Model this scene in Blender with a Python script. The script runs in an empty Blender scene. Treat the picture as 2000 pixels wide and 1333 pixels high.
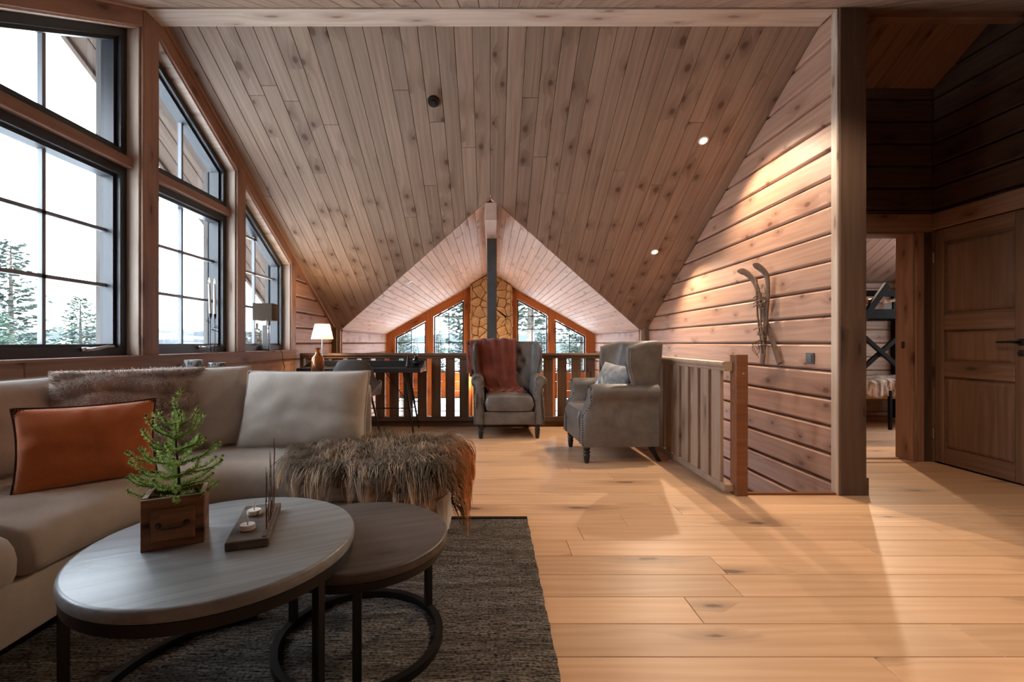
import bpy, bmesh, math, random
import numpy as np
from mathutils import Vector, Matrix, noise as mnoise
V = Vector
R = random.Random(7)
SC = bpy.context.scene
COL = SC.collection
pi = math.pi

# ------------------------------------------------------------------ camera, world, exposure
cam_d = bpy.data.cameras.new('camera'); cam = bpy.data.objects.new('camera', cam_d); COL.objects.link(cam)
cam.location = (0, 0, 1.04); cam.rotation_euler = (pi/2, 0, 0)
cam_d.sensor_width = 36; cam_d.lens = 16.0; cam_d.shift_x = 0.021; cam_d.shift_y = 0.00175
cam_d.clip_start = 0.02; cam_d.clip_end = 2000
SC.camera = cam
SC.view_settings.view_transform = 'Standard'; SC.view_settings.look = 'None'
SC.view_settings.gamma = 1; SC.view_settings.use_curve_mapping = False
SC.view_settings.exposure = 0.3
SC.cycles.use_denoising = True
SC.cycles.max_bounces = 10; SC.cycles.diffuse_bounces = 6; SC.cycles.transparent_max_bounces = 16
SC.cycles.sample_clamp_indirect = 6
SC.cycles.caustics_reflective = False; SC.cycles.caustics_refractive = False
SKY = 12.5
W = bpy.data.worlds.new('overcast_sky'); SC.world = W; W.use_nodes = True
nt = W.node_tree; nt.nodes.clear()
wo = nt.nodes.new('ShaderNodeOutputWorld'); wb = nt.nodes.new('ShaderNodeBackground')
wc = nt.nodes.new('ShaderNodeTexCoord'); wn = nt.nodes.new('ShaderNodeTexNoise'); wr = nt.nodes.new('ShaderNodeValToRGB')
wn.inputs['Scale'].default_value = 2.2; wn.inputs['Detail'].default_value = 4
wr.color_ramp.elements[0].position = .3; wr.color_ramp.elements[0].color = (.70, .82, .95, 1)
wr.color_ramp.elements[1].position = .7; wr.color_ramp.elements[1].color = (.80, .90, 1, 1)
nt.links.new(wc.outputs['Generated'], wn.inputs['Vector']); nt.links.new(wn.outputs['Fac'], wr.inputs['Fac'])
nt.links.new(wr.outputs['Color'], wb.inputs['Color']); wb.inputs['Strength'].default_value = SKY
nt.links.new(wb.outputs[0], wo.inputs[0])
WARM = (1.0, .79, .58)
E_SPOT = 130

# ------------------------------------------------------------------ helpers
def lin(c):
    return tuple((x/255/12.92 if x/255 <= .04045 else ((x/255+.055)/1.055)**2.4) for x in c) + (1,)
class NT:
    def __init__(s, name):
        s.m = bpy.data.materials.new(name); s.m.use_nodes = True; s.t = s.m.node_tree
        s.t.nodes.clear(); s.out = s.t.nodes.new('ShaderNodeOutputMaterial')
    def n(s, typ, _props=None, **kw):
        nd = s.t.nodes.new('ShaderNode'+typ)
        for k, v in (_props or {}).items(): setattr(nd, k, v)
        for k, v in kw.items(): s.set(nd, k.replace('_', ' ') if k.replace('_', ' ') in nd.inputs else k, v)
        return nd
    def set(s, nd, k, v):
        if isinstance(k, str) and k.startswith('i') and k[1:].isdigit(): k = int(k[1:])
        i = nd.inputs[k]
        if isinstance(v, bpy.types.NodeSocket): s.t.links.new(v, i)
        elif isinstance(v, bpy.types.Node): s.t.links.new(v.outputs[0], i)
        else: i.default_value = v
    def math(s, op, a, b=0.0, c=None, clamp=False):
        nd = s.n('Math', {'operation': op, 'use_clamp': clamp}, i0=a, i1=b)
        if c is not None: s.set(nd, 'i2', c)
        return nd.outputs[0]
    def vmul(s, a, b): return s.n('VectorMath', {'operation': 'MULTIPLY'}, i0=a, i1=b).outputs[0]
    def vadd(s, a, b): return s.n('VectorMath', {'operation': 'ADD'}, i0=a, i1=b).outputs[0]
    def mix(s, f, a, b, mode='MIX'):
        nd = s.t.nodes.new('ShaderNodeMix'); nd.data_type = 'RGBA'; nd.blend_type = mode
        s.set(nd, 'i0', f); s.set(nd, 'i6', a); s.set(nd, 'i7', b); return nd.outputs[2]
    def rng(s, v, a, b, c, d): return s.n('MapRange', None, i0=v, i1=a, i2=b, i3=c, i4=d).outputs[0]
    def bsdf(s, **kw):
        b = s.n('BsdfPrincipled', None, **kw); s.t.links.new(b.outputs[0], s.out.inputs[0]); return b
    def bump(s, h, strength=.2, dist=.01):
        return s.n('Bump', None, Strength=strength, Distance=dist, Height=h).outputs[0]

def wood(name, c1, c2, knot=(70, 45, 30), rough=.5, var=.16, kn=.55, ks=(2.3, 6.0), kr=.11, gs=42., gx=1.3, bands=.3, bump=.12, sat_var=.0, spec=.4, gamma=1.0):
    t = NT(name); co = t.n('TexCoord').outputs['Object']; rnd = t.n('ObjectInfo').outputs['Random']
    off = t.n('CombineXYZ', None, i0=t.math('MULTIPLY', rnd, 53.), i1=t.math('MULTIPLY', rnd, 29.), i2=t.math('MULTIPLY', rnd, 17.)).outputs[0]
    p = t.vadd(co, off)
    vo = t.n('TexVoronoi', {'voronoi_dimensions': '2D', 'feature': 'F1'}, Vector=t.vmul(p, (ks[0], ks[1], 0)), Scale=1.0, Randomness=.9)
    d = vo.outputs['Distance']
    act = t.math('GREATER_THAN', t.n('SeparateColor', None, i0=vo.outputs['Color']).outputs[0], 1-kn)
    wob = t.n('TexNoise', None, Vector=t.vmul(p, (18, 18, 18)), Scale=1.0, Detail=2).outputs['Fac']
    d2 = t.math('DIVIDE', t.math('ADD', d, t.math('MULTIPLY', t.math('SUBTRACT', wob, .5), .1)), t.rng(t.n('SeparateColor', None, i0=vo.outputs['Color']).outputs[1], 0, 1, .55, 1.5))
    km = t.math('MULTIPLY', t.rng(d2, kr*.45, kr, 1, 0), act)
    halo = t.math('MULTIPLY', t.rng(d2, kr*.5, kr*4.2, 1, 0), act)
    p2 = t.vadd(p, t.n('CombineXYZ', None, i0=0., i1=t.math('MULTIPLY', halo, .05), i2=0.).outputs[0])
    g = t.n('TexNoise', None, Vector=t.vmul(p2, (gx, gs, gs)), Scale=1.0, Detail=3, Roughness=.6).outputs['Fac']
    w = t.n('TexWave', {'wave_type': 'BANDS', 'bands_direction': 'Y'}, Vector=t.vmul(p2, (.12, 1, 1)), Scale=5., Distortion=9., Detail=2., Detail_Scale=1.6).outputs['Fac']
    f = t.math('ADD', t.math('MULTIPLY', t.rng(g, .3, .7, 0, 1), 1-bands), t.math('MULTIPLY', w, bands))
    c = t.mix(f, lin(c1), lin(c2))
    c = t.mix(t.math('MULTIPLY', halo, .46), c, lin(knot)); c = t.mix(t.math('MULTIPLY', km, .85), c, lin(knot))
    r2 = t.n('TexWhiteNoise', {'noise_dimensions': '1D'}, W=t.math('MULTIPLY', rnd, 91.7)).outputs['Value']
    big = t.n('TexNoise', None, Vector=t.vmul(p, (.7, 2.0, 1)), Scale=1.0, Detail=1).outputs['Fac']
    val = t.math('ADD', t.rng(r2, 0, 1, 1-var, 1+var*.7), t.rng(big, .3, .7, -.09, .09))
    c = t.n('HueSaturation', None, Hue=.5, Saturation=t.rng(rnd, 0, 1, 1-sat_var, 1+sat_var), Value=val, Fac=1., Color=c).outputs[0]
    t.bsdf(Base_Color=c, Roughness=rough, Normal=t.bump(f, bump, .004), IOR=1.4, **{'Specular IOR Level': spec})
    return t.m

def plain(name, c, rough=.5, metal=0., var=0., nscale=30., bump=0., sheen=0., emit=None, estr=0., coat=0., spec=.5, bscale=None):
    t = NT(name); col = lin(c); kw = {}
    if var or bump:
        co = t.n('TexCoord').outputs['Object']; no = t.n('TexNoise', None, Vector=co, Scale=nscale, Detail=4).outputs['Fac']
        if var: col = t.mix(t.rng(no, .3, .7, 0, 1), lin([max(0, x*(1-var)) for x in c]), lin([min(255, x*(1+var)) for x in c]))
        if bump:
            n2 = no if not bscale else t.n('TexNoise', None, Vector=co, Scale=bscale, Detail=2).outputs['Fac']
            kw['Normal'] = t.bump(n2, bump, .003)
    if sheen: kw['Sheen Weight'] = sheen; kw['Sheen Roughness'] = .4
    if emit: kw['Emission Color'] = lin(emit); kw['Emission Strength'] = estr
    if coat: kw['Coat Weight'] = coat
    kw['Specular IOR Level'] = spec
    t.bsdf(Base_Color=col, Roughness=rough, Metallic=metal, **kw); return t.m

def thin_glass(name, tint=(1, 1, 1), refl=.06):
    t = NT(name); tr = t.n('BsdfTransparent', None, Color=tuple(tint)+(1,)); gl = t.n('BsdfGlossy', None, Roughness=.02)
    lw = t.n('LayerWeight', None, Blend=.25)
    ms = t.n('MixShader', None, i0=t.math('MULTIPLY', lw.outputs['Fresnel'], refl*6, clamp=True)); t.set(ms, 'i1', tr); t.set(ms, 'i2', gl)
    t.t.links.new(ms.outputs[0], t.out.inputs[0]); return t.m

def vcol(name, rough=.8, sheen=0., attr='Col'):
    t = NT(name); a = t.n('Attribute', {'attribute_name': attr})
    kw = {'Sheen Weight': sheen} if sheen else {}
    t.bsdf(Base_Color=a.outputs['Color'], Roughness=rough, **{'Specular IOR Level': .25}, **kw); return t.m

def fur_mat(name, tr=.6):
    t = NT(name); a = t.n('Attribute', {'attribute_name': 'Col'}).outputs['Color']
    ms = t.n('MixShader', None, i0=tr); t.set(ms, 'i1', t.n('BsdfDiffuse', None, Color=a)); t.set(ms, 'i2', t.n('BsdfTranslucent', None, Color=a)); t.t.links.new(ms.outputs[0], t.out.inputs[0]); return t.m
class Geo:
    """collects shapes into one mesh"""
    def __init__(s): s.v = []; s.f = []
    def add(s, vs, fs, M=None):
        b = len(s.v)
        s.v += [tuple(M @ V(p)) if M is not None else tuple(p) for p in vs]
        s.f += [tuple(i+b for i in f) for f in fs]; return s
    def box(s, c, d, bev=0., seg=2, M=None, taper=None):
        bm = bmesh.new(); bmesh.ops.create_cube(bm, size=1)
        for v in bm.verts:
            k = 1.0
            if taper and v.co.z < 0: k = taper
            v.co = V((v.co.x*d[0]*k, v.co.y*d[1]*k, v.co.z*d[2]))
        if bev: bmesh.ops.bevel(bm, geom=bm.edges[:], offset=min(bev, min(d)*.49), segments=seg, affect='EDGES', profile=.5)
        bm.verts.index_update()
        T = Matrix.Translation(c); T = M @ T if M is not None else T
        s.add([v.co.copy() for v in bm.verts], [[v.index for v in f.verts] for f in bm.faces], T); bm.free(); return s
    def tube(s, pts, r, seg=8, cap=True, M=None, flat=None):
        pts = [V(p) for p in pts]; n = len(pts); rs = r if isinstance(r, (list, tuple)) else [r]*n
        vs = []; fs = []; up = None
        for i, p in enumerate(pts):
            t = (pts[min(i+1, n-1)]-pts[max(i-1, 0)]).normalized()
            if up is None:
                up = V((0, 0, 1)) if abs(t.z) < .9 else V((0, 1, 0))
            a = t.cross(up); a = a.normalized() if a.length > 1e-6 else V((1, 0, 0)); b = a.cross(t).normalized(); up = b
            for k in range(seg):
                an = 2*pi*k/seg; vs.append(p+(a*math.cos(an)+b*math.sin(an)*(flat or 1))*rs[i])
        for i in range(n-1):
            for k in range(seg):
                k2 = (k+1) % seg; fs.append((i*seg+k, i*seg+k2, (i+1)*seg+k2, (i+1)*seg+k))
        if cap: fs.append(tuple(range(seg-1, -1, -1))); fs.append(tuple((n-1)*seg+k for k in range(seg)))
        return s.add(vs, fs, M)
    def lathe(s, prof, seg=24, c=(0, 0, 0), M=None):
        vs = []; fs = []; n = len(prof)
        for r, z in prof:
            for k in range(seg):
                a = 2*pi*k/seg; vs.append((c[0]+r*math.cos(a), c[1]+r*math.sin(a), c[2]+z))
        for i in range(n-1):
            for k in range(seg):
                k2 = (k+1) % seg; fs.append((i*seg+k, i*seg+k2, (i+1)*seg+k2, (i+1)*seg+k))
        fs.append(tuple(range(seg-1, -1, -1))); fs.append(tuple((n-1)*seg+k for k in range(seg)))
        return s.add(vs, fs, M)
    def loft(s, rings, cap=True, M=None, closed=False):
        n = len(rings); m = len(rings[0]); vs = [p for r in rings for p in r]; fs = []
        for i in range(n if closed else n-1):
            j = (i+1) % n
            for k in range(m):
                k2 = (k+1) % m; fs.append((i*m+k, i*m+k2, j*m+k2, j*m+k))
        if cap and not closed: fs.append(tuple(range(m-1, -1, -1))); fs.append(tuple((n-1)*m+k for k in range(m)))
        return s.add(vs, fs, M)
    def prism(s, poly, z0, z1, M=None):
        n = len(poly); vs = [(p[0], p[1], z0) for p in poly]+[(p[0], p[1], z1) for p in poly]
        fs = [tuple(range(n-1, -1, -1)), tuple(range(n, 2*n))]+[(i, (i+1) % n, n+(i+1) % n, n+i) for i in range(n)]
        return s.add(vs, fs, M)
    def sphere(s, c, r, seg=10, rings=6, sc=(1, 1, 1), M=None):
        prof = [(max(1e-4, math.sin(pi*i/rings))*r, -math.cos(pi*i/rings)*r) for i in range(rings+1)]
        T = Matrix.Translation(c) @ Matrix.Diagonal((*sc, 1)); T = M @ T if M is not None else T
        return s.lathe(prof, seg, M=T)
    def grid(s, P, nu, nv, M=None, flip=False):
        vs = [P(i/(nu-1), j/(nv-1)) for i in range(nu) for j in range(nv)]; fs = []
        for i in range(nu-1):
            for j in range(nv-1):
                q = (i*nv+j, (i+1)*nv+j, (i+1)*nv+j+1, i*nv+j+1); fs.append(q[::-1] if flip else q)
        return s.add(vs, fs, M)
    def obj(s, name, mat=None, parent=None, M=None, smooth=False, angle=40, fix=True):
        me = bpy.data.meshes.new(name); me.from_pydata(s.v, [], s.f); me.update()
        if fix:
            bm = bmesh.new(); bm.from_mesh(me); bmesh.ops.recalc_face_normals(bm, faces=bm.faces[:]); bm.to_mesh(me); bm.free()
        if smooth:
            me.shade_smooth()
            if angle < 180: me.set_sharp_from_angle(angle=math.radians(angle))
        if mat: me.materials.append(mat)
        return link(name, me, parent, M)
def link(name, me, parent=None, M=None):
    o = bpy.data.objects.new(name, me); COL.objects.link(o)
    if parent is not None: o.parent = parent
    if M is not None: o.matrix_basis = M
    return o
def tag(o, label=None, cat=None, group=None, kind=None):
    if label: o['label'] = label
    if cat: o['category'] = cat
    if group: o['group'] = group
    if kind: o['kind'] = kind
    return o
def thing(name, label, cat, loc=(0, 0, 0), rz=0., group=None):
    o = bpy.data.objects.new(name, None); COL.objects.link(o); o.empty_display_size = .1
    o.location = loc; o.rotation_euler = (0, 0, rz); return tag(o, label, cat, group)
def struct(name, label=None):
    o = bpy.data.objects.new(name, None); COL.objects.link(o); o['kind'] = 'structure'
    if label: o['label'] = label
    return o
def copy_tree(o, parent=None):
    c = o.copy(); COL.objects.link(c)
    if parent is not None: c.parent = parent
    for ch in [x for x in bpy.data.objects if x.parent is o]: copy_tree(ch, c)
    return c
def frameM(o, u, v):
    u = V(u).normalized(); v = V(v).normalized(); n = u.cross(v)
    M = Matrix((u, v, n)).transposed().to_4x4(); M.translation = V(o); return M
def clip(poly, a, b, c):
    """keep a*x+b*y<=c"""
    out = []
    for i in range(len(poly)):
        p, q = poly[i], poly[(i+1) % len(poly)]; dp = a*p[0]+b*p[1]-c; dq = a*q[0]+b*q[1]-c
        if dp <= 1e-9: out.append(p)
        if (dp < -1e-9 and dq > 1e-9) or (dp > 1e-9 and dq < -1e-9):
            t = dp/(dp-dq); out.append((p[0]+(q[0]-p[0])*t, p[1]+(q[1]-p[1])*t))
    res = []
    for p in out:
        if not res or (abs(p[0]-res[-1][0])+abs(p[1]-res[-1][1])) > 1e-5: res.append(p)
    if len(res) > 1 and abs(res[0][0]-res[-1][0])+abs(res[0][1]-res[-1][1]) < 1e-5: res.pop()
    return res
def area(poly): return .5*sum(poly[i][0]*poly[(i+1) % len(poly)][1]-poly[(i+1) % len(poly)][0]*poly[i][1] for i in range(len(poly)))
def inset(poly, d):
    n = len(poly); out = []
    for i in range(n):
        p0, p1, p2 = V(poly[i-1]), V(poly[i]), V(poly[(i+1) % n])
        e1 = (p1-p0).normalized(); e2 = (p2-p1).normalized(); n1 = V((-e1.y, e1.x)); n2 = V((-e2.y, e2.x))
        k = 1+n1.dot(n2); b = (n1+n2)/max(k, .25); out.append(tuple(p1+b*d))
    return out
def rect(x0, x1, y0, y1): return [(x0, y0), (x1, y0), (x1, y1), (x0, y1)]
def panel(name, parent, mat, o, u, v, poly, th, bev=.004, bh=None, z0=0.):
    """a board: convex outline in the (u, v) plane, thickness th along u x v with eased front edges"""
    if len(poly) < 3 or abs(area(poly)) < 2e-4: return None
    if area(poly) < 0: poly = poly[::-1]
    cx = min(p[0] for p in poly); cy = sum(p[1] for p in poly)/len(poly); n = len(poly)
    lp = [(p[0]-cx, p[1]-cy) for p in poly]; bh = bh or bev
    rings = [[(x, y, z0) for x, y in lp], [(x, y, th-bh) for x, y in lp], [(x, y, th-bh*.3) for x, y in inset(lp, bev*.45)], [(x, y, th) for x, y in inset(lp, bev)]]
    g = Geo(); g.loft(rings)
    u = V(u).normalized(); v = V(v).normalized()
    return g.obj(name, mat, parent, frameM(V(o)+u*cx+v*cy, u, v), fix=False)
def vpanel(name, parent, mat, o, u, poly, th, bev=.004, bh=None, z0=0.):
    """an upright board: outline given as (along u, z), grain running vertically"""
    return panel(name, parent, mat, o, Z3, V(u)*-1, [(z, -x) for x, z in poly], th, bev, bh, z0)
def catmull(pts, n):
    pts = [V(p) for p in pts]; out = []; m = len(pts)-1
    for i in range(n):
        t = i/(n-1)*m; k = min(int(t), m-1); f = t-k
        p0 = pts[max(k-1, 0)]; p1 = pts[k]; p2 = pts[k+1]; p3 = pts[min(k+2, m)]
        out.append(.5*((2*p1)+(p2-p0)*f+(2*p0-5*p1+4*p2-p3)*f*f+(3*p1-p0-3*p2+p3)*f**3))
    return out
def lamp(name, typ, loc, energy, color, parent=None, **kw):
    d = bpy.data.lights.new(name, typ); d.energy = energy; d.color = color
    for k, v in kw.items():
        if k != 'aim': setattr(d, k, v)
    o = bpy.data.objects.new(name, d); COL.objects.link(o); o.location = loc
    if parent: o.parent = parent
    if 'aim' in kw: o.rotation_euler = V(kw['aim']).to_track_quat('-Z', 'Y').to_euler()
    return o

# ------------------------------------------------------------------ materials
M_CEIL = wood('ceiling_pine', (160, 137, 118), (134, 112, 94), knot=(84, 60, 46), rough=.55, var=.09, kn=.42, ks=(3.6, 5.2), kr=.115)
M_GABLE = wood('gable_pine', (206, 178, 158), (180, 150, 130), knot=(138, 98, 74), rough=.55, var=.08, kn=.3, ks=(3., 10.), kr=.1)
M_LOG = wood('log_pine', (178, 140, 117), (154, 116, 95), knot=(100, 62, 44), rough=.5, var=.07, kn=.5, ks=(3.0, 5.2), kr=.085, gs=30)
M_DLOG = wood('shaded_hall_log_pine', (86, 64, 51), (66, 48, 38), knot=(42, 28, 22), rough=.55, var=.08, kn=.5, ks=(3., 5.2), kr=.09, gs=30)  # same logs as the main room, hall dimness put into the colour
M_TRIM = wood('trim_pine', (156, 120, 99), (132, 98, 79), knot=(84, 52, 38), rough=.5, var=.06, kn=.5, ks=(2.2, 7.), kr=.1)
M_REVEAL = wood('reveal_pine', (198, 180, 162), (174, 154, 136), knot=(122, 94, 74), rough=.5, var=.06, kn=.5, ks=(2.2, 9.), kr=.1)
M_ORANGE = wood('honey_pine', (190, 122, 72), (166, 98, 54), knot=(104, 56, 30), rough=.5, var=.06, kn=.5, ks=(2., 6.), kr=.1)
M_OAK = wood('oak_floor', (212, 172, 135), (194, 151, 114), knot=(96, 66, 44), rough=.42, var=.09, kn=.36, ks=(1.25, 4.6), kr=.075, gs=34, gx=1.1, bands=.4, bump=.05, spec=.45)
M_FRAIL = wood('shaded_rail_pine', (112, 86, 68), (90, 67, 52), knot=(52, 36, 28), rough=.5, var=.07, kn=.3, ks=(2., 9.), kr=.1)  # rail pine darkened in colour for the backlit far railing
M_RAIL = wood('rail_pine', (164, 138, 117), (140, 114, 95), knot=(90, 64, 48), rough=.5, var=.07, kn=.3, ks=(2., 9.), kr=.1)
M_NEWEL = wood('newel_pine', (132, 86, 58), (110, 68, 44), knot=(80, 46, 28), rough=.45, var=.05, kn=.3, ks=(2., 9.), kr=.1)
M_POST = wood('shaded_brown_post', (98, 78, 65), (80, 62, 51), knot=(50, 36, 28), rough=.55, var=.05, kn=.4, ks=(2., 8.), kr=.1)  # post colour darkened to carry the shade on its front
M_DOOR = wood('door_pine', (126, 98, 78), (100, 75, 58), knot=(60, 40, 28), rough=.5, var=.1, kn=.35, ks=(2., 6.), kr=.1, gs=26)
M_SOFFIT = wood('soffit_pine', (94, 78, 66), (74, 60, 50), knot=(48, 36, 28), rough=.8, var=.1, kn=.5, ks=(2., 7.), kr=.1)
M_EXT = wood('outer_casing', (104, 99, 93), (84, 79, 74), rough=.8, kn=.3)
M_GREYPOST = plain('grey_post', (72, 72, 70), .5, var=.12, nscale=6)
M_FRAME = plain('black_window_frame', (38, 40, 43), .38, spec=.5)
M_BAR = plain('glazing_bar', (120, 122, 126), .45)  # bars lightened to grey, imitating backlight bloom in the colour
M_PANE = thin_glass('window_pane')
M_SHAFT = plain('wall_core', (120, 100, 84), .8)
M_BLACK = plain('black_metal', (22, 22, 23), .42, metal=.2)
M_BLACKW = plain('black_painted_wood', (24, 23, 24), .4)
M_CHROME = plain('brushed_steel', (200, 200, 202), .28, metal=1.)
M_WHITE = plain('white_ceramic', (232, 230, 224), .5)
M_SOFAW = plain('sofa_foot_wood', (176, 140, 100), .5, var=.1)
M_SNOW = plain('snow', (235, 238, 242), .9, var=.02, nscale=.3)
M_BULB2 = plain('soft_bulb', (255, 230, 190), .5, emit=(255, 206, 150), estr=9.)
M_BULB = plain('lit_bulb', (255, 230, 190), .5, emit=(255, 214, 160), estr=40.)
# ------------------------------------------------------------------ room numbers
K = .577                      # roof pitch
ZF = lambda y: 5.25-K*y       # far slope of the main roof
ZN = lambda y: 1.557+K*y      # near slope
ZG = lambda x: 2.55-.57*abs(x)  # cross gable
CP, SP = 1/math.hypot(1, K), K/math.hypot(1, K)
CG, SG = 1/math.hypot(1, .57), .57/math.hypot(1, .57)
YR = 3.2; XL = -2.38; XR = 2.38; XH = 3.87; YE = 6.95; YF = 10.05; XG = 2.28
LOG = .194; LZ0 = 1.035
X3, Y3, Z3 = V((1, 0, 0)), V((0, 1, 0)), V((0, 0, 1))

# ------------------------------------------------------------------ roof and ceilings
def slope_boards(parent, mat, org, u, v, y0, y1, x_of, width, bounds, th=.018, name='ceiling_board', seglen=(2.2, 4.4)):
    """rows along u; bounds(row_lo,row_hi) gives a convex polygon (x=u, y=v)"""
    n = int(round((y1-y0)/width))
    for i in range(n):
        a, b = y0+i*width, y0+(i+1)*width
        poly = bounds(a+.0012, b-.0012)
        if len(poly) < 3: continue
        xs = [p[0] for p in poly]; x0, x1 = min(xs), max(xs); cuts = [x0]
        if seglen:
            x = x0+R.uniform(.4, seglen[1])
            while x < x1-.4: cuts.append(x); x += R.uniform(*seglen)
        cuts.append(x1)
        for c0, c1 in zip(cuts, cuts[1:]):
            q = clip(clip(poly, -1, 0, -(c0+.0006)), 1, 0, c1-.0006)
            panel(name, parent, mat, org, u, v, q, th, .004)
# main far slope: local x = distance down the slope, y = world X
ceiling = struct('ceiling', 'pine boarded slope of the loft ceiling')
oF = V((0, YR, ZF(YR)))
def bF(a, b):
    p = rect(0, 6, a, b); s = 1 if (a+b) > 0 else -1
    return clip(p, CP, -.988*s, 4.679-YR)
slope_boards(ceiling, M_CEIL, oF, (0, CP, -SP), X3, XL, 0, None, 2.38/18, bF)
slope_boards(ceiling, M_CEIL, oF, (0, CP, -SP), X3, 0, XR, None, 2.38/18, bF)
def slab(name, poly, o, u, v, th, mat=M_SHAFT, parent=None, kind='structure'):
    g = Geo(); g.prism(poly, -th, -.002)
    ob = g.obj(name, mat, parent, frameM(o, u, v))
    if parent is None: ob['kind'] = kind
    return ob
for s in (-1, 1):
    p = rect(-.0, 6, -3.12, 0) if s < 0 else rect(0, 6, 0, 2.6)
    slab('roof_deck', clip(p, CP, -.988*s, 4.679-YR), oF, (0, CP, -SP), X3, .22, parent=ceiling)
# near slope
ceil_n = struct('ceiling', 'near boarded slope of the loft ceiling above the camera side')
oN = V((0, YR, ZN(YR)))
uN, vN = (0, -CP, -SP), (-1, 0, 0)
def bN(a, b): return rect(0 if b < -XL and a > -2.56 else -.14, 4.4, a, b) if True else None
slope_boards(ceil_n, M_CEIL, oN, uN, vN, -XH, -XL, None, .1315, lambda a, b: rect(-.12 if b < -2.5 else 0, 4.4, a, b), seglen=(2, 3.8))
slab('roof_deck', rect(-.0, 4.6, -4.1, 3.12), oN, uN, vN, .22, parent=ceil_n)
# overhanging eaves outside the window gable
ov = struct('roof', 'timber soffit of the roof overhang outside the tall windows')
for k in range(4):
    panel('soffit_board', ov, M_SOFFIT, oF, (0, CP, -SP), X3, rect(-.02, 4.6, -3.1+.13*k, -2.975+.13*k), .02, .004)
    panel('soffit_board', ov, M_SOFFIT, oN, uN, vN, rect(0, 4.4, 2.62+.12*k, 2.735+.12*k), .02, .004)
for o_, u_, v_, r_ in ((oF, (0, CP, -SP), X3, rect(-.05, 4.8, -3.14, -3.10)), (oN, uN, vN, rect(-.05, 4.5, 3.10, 3.14))):
    panel('bargeboard', ov, M_SOFFIT, o_, u_, v_, r_, .05, .004, z0=-.2)
# ridge trim
ridge = struct('trim_1', 'flat pine ridge trim across the top of the ceiling')
panel('ridge_board', ridge, M_REVEAL, (0, 3.125, 0), X3, Z3, rect(XL, XR-.02, 3.325, 3.40), .015, .003)
panel('ridge_underside', ridge, M_REVEAL, (0, 3.10, 3.325), X3, -Y3, rect(XL, XR-.02, -.17, 0), .012, .003)
# cross gable
for s in (1, -1):
    gab = struct('ceiling', 'pale pine boarded %s slope of the cross gable ceiling' % ('right' if s > 0 else 'left'))
    o_ = V((0, 0, 2.55)); u_ = Y3*s; v_ = V((CG*s, 0, -SG)); nW = 2.34/CG
    def bG(a, b, s=s):
        p = rect(4, YF, a, b); p = clip(p, -1, .988*CG, -4.679)
        return p if s > 0 else [(-x, y) for x, y in p]
    slope_boards(gab, M_GABLE, o_, u_, v_, .0, nW, None, nW/27, bG, th=.016, name='gable_board', seglen=(1.2, 2.8))
    p = clip(rect(4, YF+.8, 0, 3.0), -1, .988*CG, -4.679)
    slab('roof_deck', p if s > 0 else [(-x, y) for x, y in p], o_, u_, v_, .2, parent=gab)
gb = struct('beam', 'pale pine beam end under the cross gable ridge')
Geo().box((.005, 7.4, 2.415), (.125, 5.3, .185), .006).obj('beam', M_GABLE, gb)

# ------------------------------------------------------------------ log walls
def logs(parent, mat, org, u, x0, x1, z0, z1, clips=(), th=.03, name='log', cuts=(), bev=.018):
    k0 = math.floor((z0-LZ0)/LOG); k = k0
    while LZ0+k*LOG < z1-1e-6:
        a, b = max(z0, LZ0+k*LOG), min(z1, LZ0+(k+1)*LOG)
        p = rect(x0, x1, a+.003, b-.003)
        for c in clips: p = clip(p, *c)
        if len(p) > 2: panel(name, parent, mat, org, u, Z3, p, th, bev, .022)
        k += 1
# right log wall, facing -X : local x = -Y
wr_ = struct('wall_right', 'log wall beside the stairwell')
uR = V((0, -1, 0))
logs(wr_, M_LOG, (XR+.03, 0, 0), uR, -YE-.05, -3.13, -2.5, 3.6, [(K, 1, 5.25)], th=.03) if False else None
logs(wr_, M_LOG, (XR+.03, 0, 0), uR, -YE-.05, -3.13, -2.5, 3.6, [(-K, 1, 5.25)])
Geo().prism(clip(rect(-YE-.05, -3.14, -2.6, 3.6), -K, 1, 5.35), -.15, -.002).obj('wall_core', M_DLOG, wr_, frameM((XR+.03, 0, 0), uR, Z3))
pe = struct('trim_2', 'brown post capping the end of the log wall, darkened for its shaded front')
vpanel('post_face', pe, M_POST, (0, 3.14, 0), X3, rect(2.372, 2.556, 0, 3.62), .05, .006, z0=0)
vpanel('post_side', pe, M_REVEAL, (2.372, 0, 0), uR, rect(-3.155, -3.10, 0, 3.4), .012, .003)
panel('post_block', pe, M_POST, (2.556, 0, 0), (0, 1, 0), Z3, rect(3.095, 3.16, 0, .12), .02, .004)
# hall beyond the post
hall = struct('wall_hall', 'log walls of the side hall, coloured dark for the shade there')
YD = 4.0
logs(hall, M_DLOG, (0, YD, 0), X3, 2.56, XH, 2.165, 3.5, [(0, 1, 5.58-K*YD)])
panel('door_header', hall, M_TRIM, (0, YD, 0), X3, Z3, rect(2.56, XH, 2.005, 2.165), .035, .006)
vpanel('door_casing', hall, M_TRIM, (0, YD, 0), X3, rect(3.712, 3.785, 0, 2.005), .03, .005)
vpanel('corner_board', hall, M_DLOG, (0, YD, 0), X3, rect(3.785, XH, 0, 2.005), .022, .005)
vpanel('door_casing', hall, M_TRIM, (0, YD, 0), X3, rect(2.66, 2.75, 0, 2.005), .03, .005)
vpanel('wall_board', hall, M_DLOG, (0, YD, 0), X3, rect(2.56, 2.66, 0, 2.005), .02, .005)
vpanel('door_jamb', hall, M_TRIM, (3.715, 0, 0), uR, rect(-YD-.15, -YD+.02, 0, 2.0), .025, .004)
vpanel('door_jamb', hall, M_TRIM, (2.735, 0, 0), Y3, rect(YD-.02, YD+.15, 0, 2.0), .025, .004)
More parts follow.
